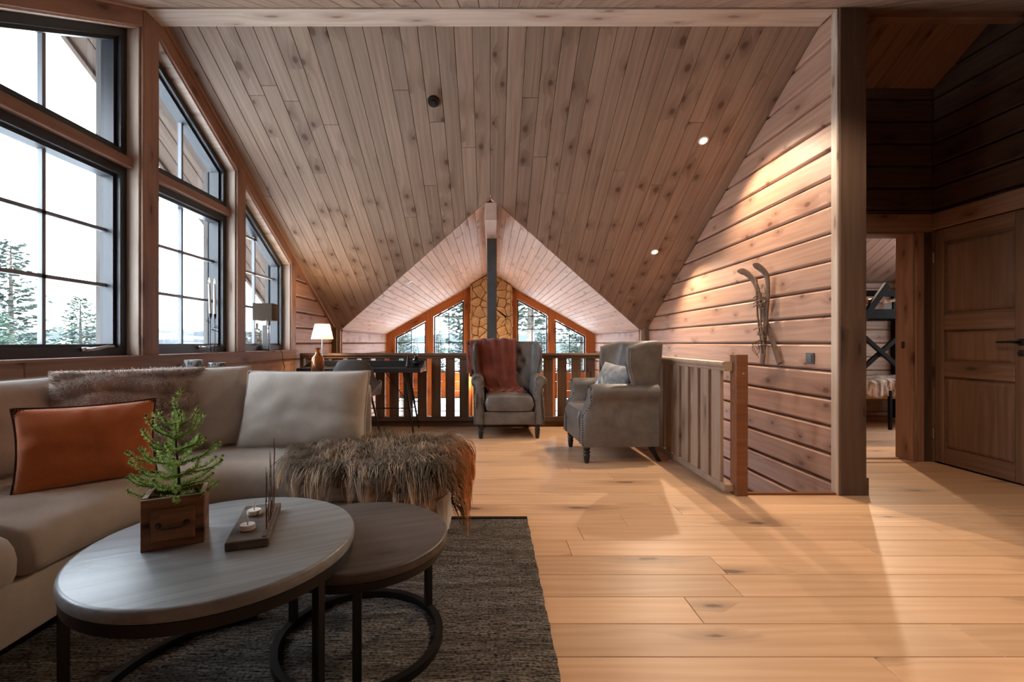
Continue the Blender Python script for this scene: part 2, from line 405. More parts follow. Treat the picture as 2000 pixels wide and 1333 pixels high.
panel('door_jamb', hall, M_TRIM, (0, YD-.02, 2.0), X3, Y3, rect(2.74, 3.715, 0, .17), .003, .001, z0=-.01)
g = Geo()
for a, b, c, d in ((2.56, 2.735, -.1, 3.6), (3.715, 4.3, -.1, 3.6), (2.735, 3.715, 2.005, 3.6)): g.box(((a+b)/2, YD+.075, (c+d)/2), (b-a, .148, d-c))
g.obj('wall_core', M_DLOG, hall)
Geo().box((3.689, YD+.07, 1.02), (.004, .03, .06), .001).obj('strike_plate', M_BLACK, hall)
hw = struct('wall_hall', 'log wall with a panelled door on the right, coloured dark for hall shade')
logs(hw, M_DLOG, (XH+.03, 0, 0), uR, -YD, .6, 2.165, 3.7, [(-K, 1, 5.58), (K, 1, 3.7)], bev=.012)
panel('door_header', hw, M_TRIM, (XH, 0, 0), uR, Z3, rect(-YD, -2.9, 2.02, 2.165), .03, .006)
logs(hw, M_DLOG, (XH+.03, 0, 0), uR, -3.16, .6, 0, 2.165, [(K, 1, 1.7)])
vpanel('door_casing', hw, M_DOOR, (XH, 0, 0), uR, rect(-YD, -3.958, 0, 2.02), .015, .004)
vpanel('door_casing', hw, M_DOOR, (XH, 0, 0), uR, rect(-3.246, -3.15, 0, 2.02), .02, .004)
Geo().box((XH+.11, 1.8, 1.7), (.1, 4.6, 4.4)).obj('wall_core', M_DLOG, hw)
hc = struct('ceiling', 'pine boarded slope of the hall ceiling, in darker wood for its shade')
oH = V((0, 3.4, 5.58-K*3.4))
slope_boards(hc, M_TRIM, oH, (0, CP, -SP), X3, 2.56, 5.75, None, .1327, lambda a, b: rect(-.05, 3.4, a, b), th=.018, seglen=None)  # darker trim wood stands in for the dim light up here
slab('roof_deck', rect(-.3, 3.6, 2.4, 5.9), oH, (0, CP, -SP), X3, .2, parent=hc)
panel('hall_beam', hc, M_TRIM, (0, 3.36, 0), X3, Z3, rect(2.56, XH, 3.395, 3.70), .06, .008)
# bunk room
bk = struct('wall_bunk', 'pale log walls of the bunk room')
logs(bk, M_GABLE, (0, 6.45, 0), X3, 2.56, 5.75, 0, 2.3, [])
Geo().box((4.15, 6.53, 1.1), (3.4, .1, 2.4)).obj('wall_core', M_LOG, bk)
g = Geo()
for y0, y1, z0, z1 in ((4.1, 4.55, -.1, 3.3), (5.6, 6.55, -.1, 3.3), (4.55, 5.6, -.1, .8), (4.55, 5.6, 2.0, 3.3)): g.box((5.78, (y0+y1)/2, (z0+z1)/2), (.1, y1-y0, z1-z0))
g.box((2.58, 5.3, .6), (.03, 2.5, 5.2)); g.box((4.9, YD+.1, 1.6), (1.9, .1, 3.4))
g.obj('wall_core', M_LOG, bk)

# ------------------------------------------------------------------ window wall on the left
wl = struct('wall_left', 'gabled timber window wall')
uL = Y3.copy()
ZW = lambda y: min(ZF(y), ZN(y))
POSTS = [(.62, .76), (1.94, 2.08), (3.09, 3.24), (4.25, 4.39), (5.41, 5.52)]
OPEN = [(POSTS[i][1], POSTS[i+1][0]) for i in range(4)]
SILL = .955; DROP = .15
logs(wl, M_LOG, (XL-.03, 0, 0), uL, -.5, 5.52, 0, .852, [])
logs(wl, M_LOG, (XL-.03, 0, 0), uL, 5.52, YE+.05, -2.5, 2.2, [(K, 1, 5.25)])
panel('sill_trim', wl, M_TRIM, (XL, 0, 0), uL, Z3, rect(-.5, 2.3, .85, SILL-.012), .024, .005)
panel('sill_trim', wl, M_TRIM, (XL, 0, 0), uL, Z3, rect(2.302, 5.52, .85, SILL-.012), .024, .005)
panel('sill_board', wl, M_TRIM, (0, 0, SILL-.016), Y3, -X3, rect(-.5, 5.52, 2.345, 2.47), .016, .004)
def strip_poly(y0, y1, zlo, top):
    return [(y0, zlo), (y1, zlo), (y1, top(y1)), (y0, top(y0))]
for (a, b) in POSTS:
    m = YR if a < YR < b else None
    top = (lambda y: ZW(y)) if m is None else (lambda y: min(ZW(a), ZW(b)))
    panel('window_post', wl, M_TRIM, (XL, 0, 0), Z3, -Y3, [(z, -y) for y, z in strip_poly(a, b, SILL, top)], .022, .004)
    g = Geo(); q = strip_poly(a, b, SILL-.02, top)
    g.prism(q, -.26, -.001); g.obj('wall_core', M_EXT, wl, frameM((XL, 0, 0), uL, Z3))
g = Geo()
g.prism(rect(-.6, 7.1, -2.7, SILL-.02), -.26, -.032); g.prism(strip_poly(5.52, 7.1, SILL-.02, lambda y: ZW(y)+.02), -.26, -.032)
g.prism(strip_poly(-.6, POSTS[0][0], SILL-.02, ZW), -.26, -.001)
g.obj('wall_core', M_EXT, wl, frameM((XL, 0, 0), uL, Z3))
nwin = 0
def window(name, label, o, u, poly, fw, depth, xs, ys, bw=.022, frame=None, sash=None, glassz=None, inner=None):
    root = struct(name, label); M = frameM(o, u, Z3); frame = frame or M_FRAME
    if area(poly) < 0: poly = poly[::-1]
    n = len(poly); ip = inset(poly, fw)
    def ring(a, b, z0, z1):
        vs = [(x, y, z0) for x, y in a]+[(x, y, z0) for x, y in b]+[(x, y, z1) for x, y in b]+[(x, y, z1) for x, y in a]
        fs = []
        for i in range(n):
            j = (i+1) % n
            for k in range(4):
                l = (k+1) % 4; fs.append((k*n+i, k*n+j, l*n+j, l*n+i))
        return vs, fs
    g = Geo(); g.add(*ring(poly, ip, -depth, 0)); g.obj('window_frame', frame, root, M)
    gz = -depth*.75 if glassz is None else glassz
    ip2 = inset(poly, fw+.022)
    if sash:
        g = Geo(); g.add(*ring(ip, ip2, -depth*.95, -depth*.25)); g.obj('sash', sash, root, M); hole = ip2
    else: hole = ip
    g = Geo(); g.prism(inset(poly, fw*.8), gz-.004, gz+.004); g.obj('pane', M_PANE, root, M)
    for kind, arr in (('x', xs), ('y', ys)):
        for c in arr:
            q = rect(c-bw/2, c+bw/2, -9, 9) if kind == 'x' else rect(-99, 99, c-bw/2, c+bw/2)
            for i in range(n):
                a, b = V(hole[i]), V(hole[(i+1) % n]); e = (b-a).normalized(); nn = V((e.y, -e.x)); q = clip(q, nn.x, nn.y, nn.dot(a)) if q else q
            if q and len(q) > 2:
                g = Geo(); g.prism(q, gz-.014, gz+.014); g.obj('glazing_bar', M_BAR if sash else frame, root, M)
    return root
TR0, TR1 = 2.217, 2.287
oW = (XL-.08, 0, 0)
for i, (a, b) in enumerate(OPEN):
    topf = lambda y: ZW(y)-DROP
    mid = (a+b)/2; n3 = i in (0, 3)
    # rake trim, soffit reveal and header core
    hp = [(a, topf(a)), (b, topf(b)), (b, ZW(b)), (a, ZW(a))]
    s0 = V((0, b-a, topf(b)-topf(a))).normalized(); 
    panel('rake_trim', wl, M_TRIM, (XL, a, topf(a)), s0, s0.cross(X3)*-1 if s0.cross(X3).z < 0 else s0.cross(X3), [], .02) if False else None
    g = Geo(); g.prism(hp, -.26, -.001); g.obj('wall_core', M_EXT, wl, frameM((XL, 0, 0), uL, Z3))
    L = math.hypot(b-a, topf(b)-topf(a)); vv = V((0, -s0.z, s0.y))
    sh = (ZW(b)-ZW(a))/(b-a); dh = DROP*s0.y
    ex = DROP*s0.z
    panel('rake_trim', wl, M_TRIM, (XL, a, topf(a)), s0, vv, [(0, 0), (L, 0), (L+ex, dh), (ex, dh)], .02, .004)
    panel('rake_reveal', wl, M_REVEAL, (XL, a, topf(a)), s0, V((-1, 0, 0)), rect(0, L, 0, .085), .012, .002, z0=-.002) if s0.cross(V((-1, 0, 0))).z < 0 else panel('rake_reveal', wl, M_REVEAL, (XL, a, topf(a)), -X3, s0, rect(0, .085, 0, L), .012, .002, z0=-.002)
    for y_, sgn in ((a, 1), (b, -1)):
        tz = topf(y_)-.01
        if sgn < 0: panel('side_reveal', wl, M_REVEAL, (0, y_, 0), Z3, X3*1, rect(SILL, tz, XL-.085, XL), .012, .002) if Z3.cross(X3).y < 0 else panel('side_reveal', wl, M_REVEAL, (0, y_, 0), Z3, -X3, rect(SILL, tz, -XL, -XL+.085), .012, .002)
        else: panel('side_reveal', wl, M_REVEAL, (0, y_, 0), Z3, X3, rect(SILL, tz, XL-.085, XL), .012, .002)
    A, B = a+.012, b-.012; tf = lambda y: topf(y)-.014
    label = ['tall trapezoid corner window out of frame on the near side', 'large window nearest the sofa with one upright bar', 'middle window with a burning candle pair on its sill', 'end window behind the square lamp shade'][i]
    if n3:
        window('window_%d' % (i+1), label, oW, uL, [(A, SILL), (B, SILL), (B, tf(B)), (A, tf(A))], .055, .12, [mid], [1.42, 1.785, 2.15], .022, sash=M_FRAME)
    else:
        panel('transom', wl, M_TRIM, (XL-.085, 0, 0), uL, Z3, rect(A, B, TR0, TR1), .05, .006, z0=-.1)
        wroot = window('window_%d' % (i+1), label, oW, uL, rect(A, B, SILL, TR0), .055, .12, [mid], [1.42, 1.785], .022, sash=M_FRAME)
        w2 = window('window_%d' % (i+11), 'fixed sloping light above the transom' if i == 1 else 'fixed sloping light above the candle window', oW, uL, [(A, TR1), (B, TR1), (B, tf(B)), (A, tf(A))], .05, .12, [mid], [], .022, sash=M_FRAME)
        # lever handle on the bottom sash
        g = Geo(); X = XL-.08; hy = a+.68 if i == 1 else a+.62
        g.box((X+.006, hy, 1.0), (.012, .055, .026), .004)
        g.tube([(X+.012, hy, 1.0), (X+.034, hy+.01, 1.0), (X+.04, hy+.05, 1.006), (X+.04, hy+.11, 1.016), (X+.04, hy+.165, 1.018)], [.009, .011, .011, .009, .007], 8)
        g.obj('window_handle', M_CHROME, wroot, smooth=True)
    # outer casing
    panel('outer_casing', wl, M_EXT, (0, b-.0, 0), Z3, X3, rect(SILL, tf(b), XL-.30, XL-.2), .07, .004)
# ceiling edge moulding along the wall
panel('rake_moulding', wl, M_TRIM, oF, (0, CP, -SP), X3, rect(.05, 4.35, XL-.01, XL+.045), .034, .008, z0=.016)
panel('rake_moulding', wl, M_TRIM, oN, uN, vN, rect(.05, 4.3, -XL-.045, -XL+.01), .034, .008, z0=.016)

# ------------------------------------------------------------------ cross gable hall: side walls, far window wall, chimney
gs_ = struct('wall_gable', 'low log walls under the cross gable')
logs(gs_, M_LOG, (-XG-.03, 0, 0), Y3, YE+.03, YF, -2.6, 1.26, [])
logs(gs_, M_LOG, (XG+.03, 0, 0), uR, -YF, -YE-.03, -2.6, 1.26, [])
for s in (-1, 1):
    vpanel('corner_board', gs_, M_GABLE, (0, YE+.0, 0), X3, rect(s*2.335-.05, s*2.335+.05, -2.6, 1.26), .03, .004)
    panel('eave_moulding', gs_, M_TRIM, (s*XG, 0, 0), Y3*(-s), Z3, rect(*sorted((-s*YE-.0, -s*YF)), 1.215, 1.245), .02, .004)
    Geo().box((s*(XG+.12), 8.5, -.65), (.16, 3.3, 3.95)).obj('wall_core', M_SHAFT, gs_)
wf = struct('wall_far', 'honey pine gable window wall')
cx = .025
COLS = [(-2.095, -1.428), (-1.257, -.59), (.59, 1.262), (1.42, 2.095)]
oFar = (0, YF, 0)
edges = [-XG-.05]+[c+cx*0 for ab in COLS for c in ab]+[XG+.05]
def ztopw(x): return 2.0-.545*(abs(x-cx)-.575) - (.0)
for i in range(0, len(edges), 2):
    a, b = edges[i], edges[i+1]
    if a < 0 < b:
        for q in (rect(a, a+.17, -2.6, 2.6), rect(b-.17, b, -2.6, 2.6)):
            for s in (1, -1): q = clip(q, .57*s, 1, 2.55)
            panel('window_post', wf, M_ORANGE, oFar, Z3, -X3, [(z, -x) for x, z in q], .05, .006)
        q = rect(a+.17, b-.17, -2.6, 2.6)
        for s in (1, -1): q = clip(q, .57*s, 1, 2.55)
        vpanel('wall_board', wf, M_ORANGE, oFar, X3, q, .02)
    else:
        q = rect(a, b, -2.6, 2.6)
        for s in (1, -1): q = clip(q, .57*s, 1, 2.55)
        panel('window_post', wf, M_ORANGE, oFar, Z3, -X3, [(z, -x) for x, z in q], .05, .006)
for i, (a, b) in enumerate(COLS):
    q = [(a, ztopw(a)), (b, ztopw(b)), (b, ZG(b)), (a, ZG(a))]
    s0 = V((b-a, 0, ztopw(b)-ztopw(a))); L = s0.length; s0.normalize(); vv = V((-s0.z, 0, s0.x))
    P = [((V((x-a, 0, z-ztopw(a)))).dot(s0), (V((x-a, 0, z-ztopw(a)))).dot(vv)) for x, z in q]
    panel('rake_trim', wf, M_ORANGE, (a, YF, ztopw(a)), s0, vv, P, .04, .005)
    m = (a+b)/2
    window('window_%d' % (21+i), 'far gable window with a sloping top, number %d from the left wall' % (i+1) if False else ['outer far gable window beside the left eave', 'tall far gable window left of the stone chimney', 'tall far gable window right of the stone chimney', 'outer far gable window beside the right eave'][i], (0, YF+.03, 0), X3, [(a, .385), (b, .385), (b, ztopw(b)), (a, ztopw(a))], .03, .09, [m], [.43+.0, .735, 1.04, 1.345, 1.63], .018)
    for z0, z1 in ((-.16, -.02), (-.018, .19), (.192, .385)): panel('log', wf, M_ORANGE, oFar, X3, Z3, rect(a, b, z0, z1), .02, .01)
    window('window_%d' % (31+i), 'lower storey window of the far wall, seen between balusters', (0, YF+.03, 0), X3, rect(a, b, -1.9, -.16), .03, .09, [m], [-.48, -.83, -1.2, -1.55], .018)
    vpanel('wall_board', wf, M_ORANGE, oFar, X3, rect(a, b, -2.6, -1.9), .02)

# stone chimney
chm = struct('chimney', 'fieldstone chimney breast rising to the far gable')
cY = 9.66; cx0, cx1 = -.395, .43
Geo().box(((cx0+cx1)/2, (cY+YF)/2+.02, -.1), (cx1-cx0-.02, YF-cY-.02, 4.9)).obj('mortar_core', plain('mortar', (186, 154, 112), .9, var=.15, nscale=20, bump=.6), chm)
def stone_mat():
    t = NT('field_stone'); co = t.n('TexCoord').outputs['Object']; rnd = t.n('ObjectInfo').outputs['Random']
    n1 = t.n('TexNoise', None, Vector=co, Scale=9., Detail=6, Roughness=.65).outputs['Fac']
    c = t.mix(t.rng(n1, .3, .7, 0, 1), lin((226, 194, 148)), lin((180, 144, 102)))
    c = t.mix(t.math('MULTIPLY', rnd, .45), c, lin((150, 136, 116)))
    t.bsdf(Base_Color=c, Roughness=.9, Normal=t.bump(n1, .6, .02)); return t.m
M_STONE = stone_mat()
def voronoi_stones(x0, x1, z0, z1, nx, nz, seed):
    r = random.Random(seed); pts = [((i+.5+r.uniform(-.47, .47)+(.25 if j % 2 else -.25))*(x1-x0)/nx+x0, (j+.5+r.uniform(-.46, .46))*(z1-z0)/nz+z0) for i in range(-1, nx+1) for j in range(-1, nz+1)]
    for k, p in enumerate(pts):
        q = rect(x0, x1, z0, z1)
        for l, o in enumerate(pts):
            if l == k or not q: continue
            dx, dy = o[0]-p[0], o[1]-p[1]
            if abs(dx)+abs(dy) > 1.2: continue
            q = clip(q, dx, dy, dx*(p[0]+o[0])/2+dy*(p[1]+o[1])/2)
        if q and len(q) > 2 and area(q) > .002: yield q, r
def stone(q, r, o, u):
    for s in (1, -1):
        if abs(u.x) > .5: q = clip(q, .57*s, 1, 2.52)
    if len(q) < 3 or area(q) < .002: return
    q = inset(q, .004)
    if area(q) < .001: return
    pts = []
    for i in range(len(q)):
        a, b = V(q[i]), V(q[(i+1) % len(q)]); pts += [tuple(a*.9+b*.1), tuple(a*.5+b*.5+V((r.uniform(-.008, .008), r.uniform(-.008, .008)))), tuple(a*.1+b*.9)]
    panel('stone', chm, M_STONE, o, u, Z3, pts, r.uniform(.022, .05), .012, .014)
for q, r in voronoi_stones(cx0, cx1, .3, 2.55, 4, 12, 3): stone(q, r, (0, cY, 0), X3)
for q, r in voronoi_stones(-YF, -cY, .3, 2.3, 2, 11, 5): stone(q, r, (cx0, 0, 0), V((0, -1, 0)))
for q, r in voronoi_stones(cY, YF, .3, 2.3, 2, 11, 6): stone(q, r, (cx1, 0, 0), Y3)

# ------------------------------------------------------------------ floors
floor = struct('floor', 'wide oak plank floor')
PW = .178; Y0 = 1.506
def plank_rows(regions, parent, z=0.):
    for k in range(-12, 31):
        ya, yb = Y0+k*PW, Y0+(k+1)*PW; ym = (ya+yb)/2
        for x0, x1, y0, y1 in regions:
            if not (y0 < ym < y1): continue
            x = x0-R.uniform(.0, 1.9); cuts = []
            while x < x1: cuts.append(x); x += R.choice((1.75, 2.0, 2.2, 1.5))
            cuts.append(x)
            for c0, c1 in zip(cuts, cuts[1:]):
                c0, c1 = max(c0, x0), min(c1, x1)
                if c1-c0 > .06: panel('plank', parent, M_OAK, (0, 0, z-.015), X3, Y3, rect(c0+.0006, c1-.0006, max(ya, y0)+.0007, min(yb, y1)-.0007), .015, .0022)
plank_rows([(XL-.02, 1.72, 3.108, 5.715), (XL-.02, XH, -.5, 3.108), (2.56, XH+.0, 3.108, 3.998)], floor)
fb = struct('floor', 'oak plank floor of the bunk room')
plank_rows([(2.6, 5.72, 3.998, 6.44)], fb)
g = Geo()
for x0, x1, y0, y1 in ((XL-.2, 1.74, 3.108, 5.70), (XL-.2, XH+.1, -.6, 3.108), (2.56, XH+.1, 3.108, 6.5), (XH, 5.8, 4.0, 6.5)): g.box(((x0+x1)/2, (y0+y1)/2, -.14), (x1-x0, y1-y0, .24))
g.obj('floor_joists', M_SHAFT, floor)
ns = struct('trim_3', 'dark stained floor edging along the stair opening')
panel('floor_edging', ns, M_NEWEL, (0, 3.118, .004), X3, Y3, rect(1.72, 2.56, -.012, .022), .01, .004, z0=-.2)
th_ = struct('trim_4', 'dark threshold under the bunk room doorway')
panel('threshold', th_, M_TRIM, (0, YD, .0), X3, Y3, rect(2.76, 3.69, .06, .11), .008, .003)
panel('threshold_rear', th_, M_TRIM, (0, YD, .0), X3, Y3, rect(2.76, 3.69, -.06, -.045), .004, .001)
wb_ = struct('wall_back', 'low knee wall behind the camera')
Geo().box((.7, -.52, .6), (6.6, .06, 1.4)).obj('wall_core', M_LOG, wb_)
lo = struct('floor', 'lower storey floor and walls below the loft')
g = Geo(); g.box((0, 6.5, -2.66), (5.2, 7.4, .1)); g.obj('lower_floor', M_OAK, lo)
Geo().box((0, 2.98, -1.45), (5.4, .1, 2.5)).obj('lower_wall', M_LOG, lo)
# ------------------------------------------------------------------ panelled door on the hall's right wall
def panel_door():
    dr = struct('door_1', 'brown pine three panel door with a black lever handle')
    y0, y1 = -3.955, -3.25                       # local x = -Y ; hinge side first
    o = (XH+.03, 0, 0)
    panel('door_slab', dr, M_DOOR, o, uR, Z3, rect(y0, y1, .012, 2.015), .022, .003)
    S, T = .075, .10
    rails = [(y0, y0+S, .012, 2.015, 1), (y1-T, y1, .012, 2.015, 1), (y0+S, y1-T, .012, .13, 0), (y0+S, y1-T, .75, .874, 0), (y0+S, y1-T, 1.146, 1.28, 0), (y0+S, y1-T, 1.90, 2.015, 0)]
    for a, b, c, d, vert in rails:
        if vert: panel('stile', dr, M_DOOR, o, Z3, -uR, [(z, -x) for x, z in rect(a, b, c, d)], .042, .008)
        else: panel('rail', dr, M_DOOR, o, uR, Z3, rect(a, b, c, d), .042, .008)
    for c, d in ((.13, .75), (.874, 1.146), (1.28, 1.90)):
        panel('door_panel', dr, M_DOOR, o, Z3, -uR, [(z, -x) for x, z in rect(y0+S+.012, y1-T-.012, c+.012, d-.012)], .038, .03, .02)
    hy = 3.305
    hd = Geo(); X = XH-.012
    hd.lathe([(.026, 0), (.026, .008), (.012, .012), (.010, .05)], 16, M=Matrix.Translation((X, hy, 1.045)) @ Matrix.Rotation(-pi/2, 4, 'Y'))
    hd.tube([(X-.045, hy, 1.045), (X-.05, hy+.03, 1.047), (X-.05, hy+.12, 1.045)], [.012, .010, .008], 10)
    hd.obj('door_handle', M_BLACK, dr, smooth=True)
    Geo().lathe([(.024, 0), (.024, .007), (.02, .010)], 16, M=Matrix.Translation((X, hy, .965)) @ Matrix.Rotation(-pi/2, 4, 'Y')).obj('lock_rose', M_BLACK, dr, smooth=True)
    for z in (.25, 1.78): Geo().tube([(XH-.018, 3.957, z-.045), (XH-.018, 3.957, z+.045)], .007, 8).obj('hinge', M_CHROME, dr)
panel_door()
# open bunk room door, folded back out of sight, is not modelled

# ------------------------------------------------------------------ railings
def baluster_rail(root, p0, p1, n0, n1, gap):
    pass
fr = thing('railing', 'brown pine loft railing with flat balusters behind the desk', 'railing', (0, 5.65, 0))
RY = 0.
def hand_profile(d=1.0):   # (across, z) closed profile of the two-bead handrail
    return [(-.030, .845), (.030, .845), (.036, .853), (.030, .862), (.030, .868), (.046, .876), (.050, .892), (.044, .906), (.030, .912), (-.030, .912), (-.044, .906), (-.050, .892), (-.046, .876), (-.030, .868), (-.030, .862), (-.036, .853)]
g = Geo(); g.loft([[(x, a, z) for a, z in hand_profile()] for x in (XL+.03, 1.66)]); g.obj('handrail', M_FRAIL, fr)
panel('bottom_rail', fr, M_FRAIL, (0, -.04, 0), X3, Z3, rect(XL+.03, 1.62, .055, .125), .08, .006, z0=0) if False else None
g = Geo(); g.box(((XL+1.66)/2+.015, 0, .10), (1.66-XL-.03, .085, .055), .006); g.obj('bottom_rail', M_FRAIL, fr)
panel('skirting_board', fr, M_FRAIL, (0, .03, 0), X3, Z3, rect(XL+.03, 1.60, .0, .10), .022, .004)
def bal(parent, x, y, rot, z0=.125, z1=.85, w=.116, mat=None):
    panel('baluster', parent, mat or M_RAIL, (x, y, 0), Z3, (-math.cos(rot), -math.sin(rot), 0), rect(z0, z1, -w/2, w/2), .026, .005)
xb = -2.235
while xb < 1.6:
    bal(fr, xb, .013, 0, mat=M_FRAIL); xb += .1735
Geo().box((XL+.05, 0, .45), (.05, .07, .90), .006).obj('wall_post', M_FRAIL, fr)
sr = thing('railing', 'brown pine stair railing ending in a square newel post', 'railing', (1.635, 3.1, 0))
g = Geo(); g.loft([[(a, y, z) for a, z in hand_profile()] for y in (0.02, 2.60)]); g.obj('handrail', M_RAIL, sr)
g = Geo(); g.box((0, 1.3, .045), (.075, 2.58, .05), .006); g.obj('bottom_rail', M_RAIL, sr)
yb = .13
while yb < 2.5:
    bal(sr, -.012 if True else 0, yb, -pi/2, .07, .85, .122); yb += .1735
nw = Geo().box((.068, .02, .475), (.082, .082, .97), .006).obj('newel_post', M_NEWEL, sr)
Geo().sphere((.075, -.023, .83), .008, 8, 5).obj('screw_cap', M_RAIL, nw)
# grey post carrying the gable ridge
pst = struct('column', 'slim grey painted post rising from the railing to the gable beam')
Geo().box((.016, 5.655, 1.2), (.12, .12, 2.26), .006).obj('post', M_GREYPOST, pst)

# ------------------------------------------------------------------ ceiling fittings
def downlight(label, loc, nrm, e, spot=None, lit=True):
    nrm = V(nrm).normalized(); q = nrm.to_track_quat('Z', 'Y').to_matrix().to_4x4(); q.translation = V(loc)
    t = thing('downlight', label, 'ceiling lamp', (0, 0, 0), 0, 'recessed ceiling downlights')
    t.matrix_basis = q
    Geo().lathe([(.030, .0), (.044, .0), (.045, .004), (.040, .007), (.031, .007), (.030, .001)], 24).obj('trim_ring', M_WHITE if lit else M_CHROME, t, smooth=True)
    Geo().lathe([(.0285, .0005), (.0285, .002), (.001, .003)], 20).obj('bulb_face', M_BULB if lit else M_WHITE, t, smooth=True)
    if e:
        p = V(loc)+nrm*.02
        lamp('downlight_beam', 'SPOT', p, e, WARM, spot_size=math.radians(spot or 130), spot_blend=.6, shadow_soft_size=.02, aim=(nrm.x*.58, nrm.y*.58, -1))
    return t
nF = V((0, -SP, -CP)); nNn = V((0, SP, -CP))
dF = lambda y, x: V((x, y, ZF(y)))+nF*.018
downlight('bright recessed downlight high on the slope over the stairwell', dF(4.108, 1.918), nF, E_SPOT)
downlight('lower lit recessed downlight near the right eave, above the grey armchair', dF(5.40, 1.944), nF, E_SPOT*.9)
downlight('silver downlight in the left slope of the cross gable, unlit', V((-1.13, 6.36, ZG(1.13)))+V((SG, 0, -CG))*.016, (SG, 0, -CG), 0, lit=False)
for (y, x, e) in ((2.25, 1.92, E_SPOT*.42), (1.1, 1.94, E_SPOT*.42)):
    p = V((x, y, ZN(y)))+nNn*.018
    downlight('recessed downlight in the near slope, %s' % ('just above the frame' if y > 2 else 'lower, close to the knee wall'), p, nNn, e)
sm = thing('smoke_detector', 'small black round fitting high on the boarded ceiling slope', 'ceiling fitting')
q = nF.to_track_quat('Z', 'Y').to_matrix().to_4x4(); q.translation = dF(3.788, -.473); sm.matrix_basis = q
Geo().lathe([(.05, 0), (.05, .012), (.044, .02), (.03, .022)], 28).obj('mounting_plate', M_BLACK, sm, smooth=True)
Geo().lathe([(.026, .022), (.022, .034), (.004, .036)], 20).obj('sensor', M_BLACK, sm, smooth=True)
cw = Geo(); p0 = V((.16, 6.6, ZG(.16)))
cw.tube([p0+V((0, 0, .0)), p0+V((.03, 0, -.035)), p0+V((.07, 0, -.05)), p0+V((.11, 0, -.01)), p0+V((.14, .0, -.005))], .005, 6); cw.tube([p0+V((.10, 0, .02)), p0+V((.18, 0, -.045))], .006, 6)
tag(cw.obj('ceiling_cable', M_BLACK), 'short black cable end hanging from the gable ceiling by the grey post', 'cable')
# bunk room lamp and wall lantern
bl = thing('ceiling_spot', 'warm spot lamp on the bunk room ceiling', 'ceiling lamp', (4.41, 5.62, 2.335))
Geo().lathe([(.04, 0), (.045, -.02), (.045, -.10), (.036, -.10)], 16).obj('lamp_body', M_BLACK, bl, smooth=True)
lamp('bunk_room_beam', 'SPOT', (4.40, 5.59, 2.20), 150, WARM, spot_size=math.radians(110), spot_blend=.3, shadow_soft_size=.03, aim=(-.55, -1.1, -.75))
wlamp = thing('wall_lantern', 'small lit wall lantern beside the stone chimney, seen between balusters', 'lamp', (-.52, YF-.07, .10))
g = Geo(); g.box((0, .0, -.06), (.07, .10, .02), .004); g.box((0, 0, .13), (.08, .08, .015), .004)
for sx in (-1, 1):
    for sy in (-1, 1): g.box((sx*.034, sy*.034, .035), (.006, .006, .18))
g.obj('lantern_frame', M_BLACK, wlamp)
Geo().sphere((0, 0, .05), .024, 12, 8).obj('bulb', M_BULB, wlamp, smooth=True)
lamp('lantern_light', 'POINT', (-.52, YF-.22, .2), 14, (1, .66, .38), shadow_soft_size=.05)
lamp('chimney_fill_light', 'POINT', (.0, 8.3, .1), 75, (1, .7, .45), shadow_soft_size=.2)  # added fill without a fixture, placed to warm the chimney front

# ------------------------------------------------------------------ rug
def rug_mat():
    t = NT('woven_rug'); co = t.n('TexCoord').outputs['Object']
    n1 = t.n('TexNoise', None, Vector=t.vmul(co, (16, 150, 1)), Scale=1., Detail=3, Roughness=.7).outputs['Fac']
    n2 = t.n('TexNoise', None, Vector=t.vmul(co, (90, 120, 1)), Scale=1., Detail=2).outputs['Fac']
    n3 = t.n('TexNoise', None, Vector=t.vmul(co, (2.5, 22, 1)), Scale=1., Detail=2).outputs['Fac']
    f = t.math('ADD', t.math('MULTIPLY', n1, .55), t.math('MULTIPLY', n2, .45))
    c = t.mix(t.rng(f, .40, .62, 0, 1), lin((26, 25, 25)), lin((152, 144, 137)))
    c = t.mix(t.rng(n3, .35, .65, 0, .55), c, lin((50, 43, 39)))
    wv = t.n('TexWave', {'wave_type': 'BANDS', 'bands_direction': 'Y'}, Vector=co, Scale=42., Distortion=1.5, Detail=1).outputs['Fac']
    t.bsdf(Base_Color=c, Roughness=.95, Normal=t.bump(t.math('ADD', wv, t.math('MULTIPLY', f, 1.5)), .7, .004), **{'Specular IOR Level': .1}); return t.m
rg = Geo()
def rugP(u, v):
    x = -2.0+2.215*u; y = .55+2.115*v
    e = .0018*math.sin(y*31)+.0015*math.sin(y*77) if u > .98 else 0
    e2 = .003*math.sin(x*40) if v > .98 else 0
    return (x+e, y+e2, .012+.0012*math.sin(x*9+y*5))
rg.grid(rugP, 90, 90)
rug = rg.obj('rug', rug_mat(), smooth=True); sol = rug.modifiers.new('thick', 'SOLIDIFY'); sol.thickness = .01
tag(rug, 'dark brown and grey flat woven rug under the round tables', 'rug')
hem = Geo()
for i in range(150):
    x = -1.0+1.21*i/149; hem.tube([(x, 2.655, .016), (x, 2.668, .019), (x, 2.678, .013)], .005, 5)
h = hem.obj('hem_stitching', plain('rug_hem', (52, 44, 38), .9), rug); h['kind'] = 'stuff'

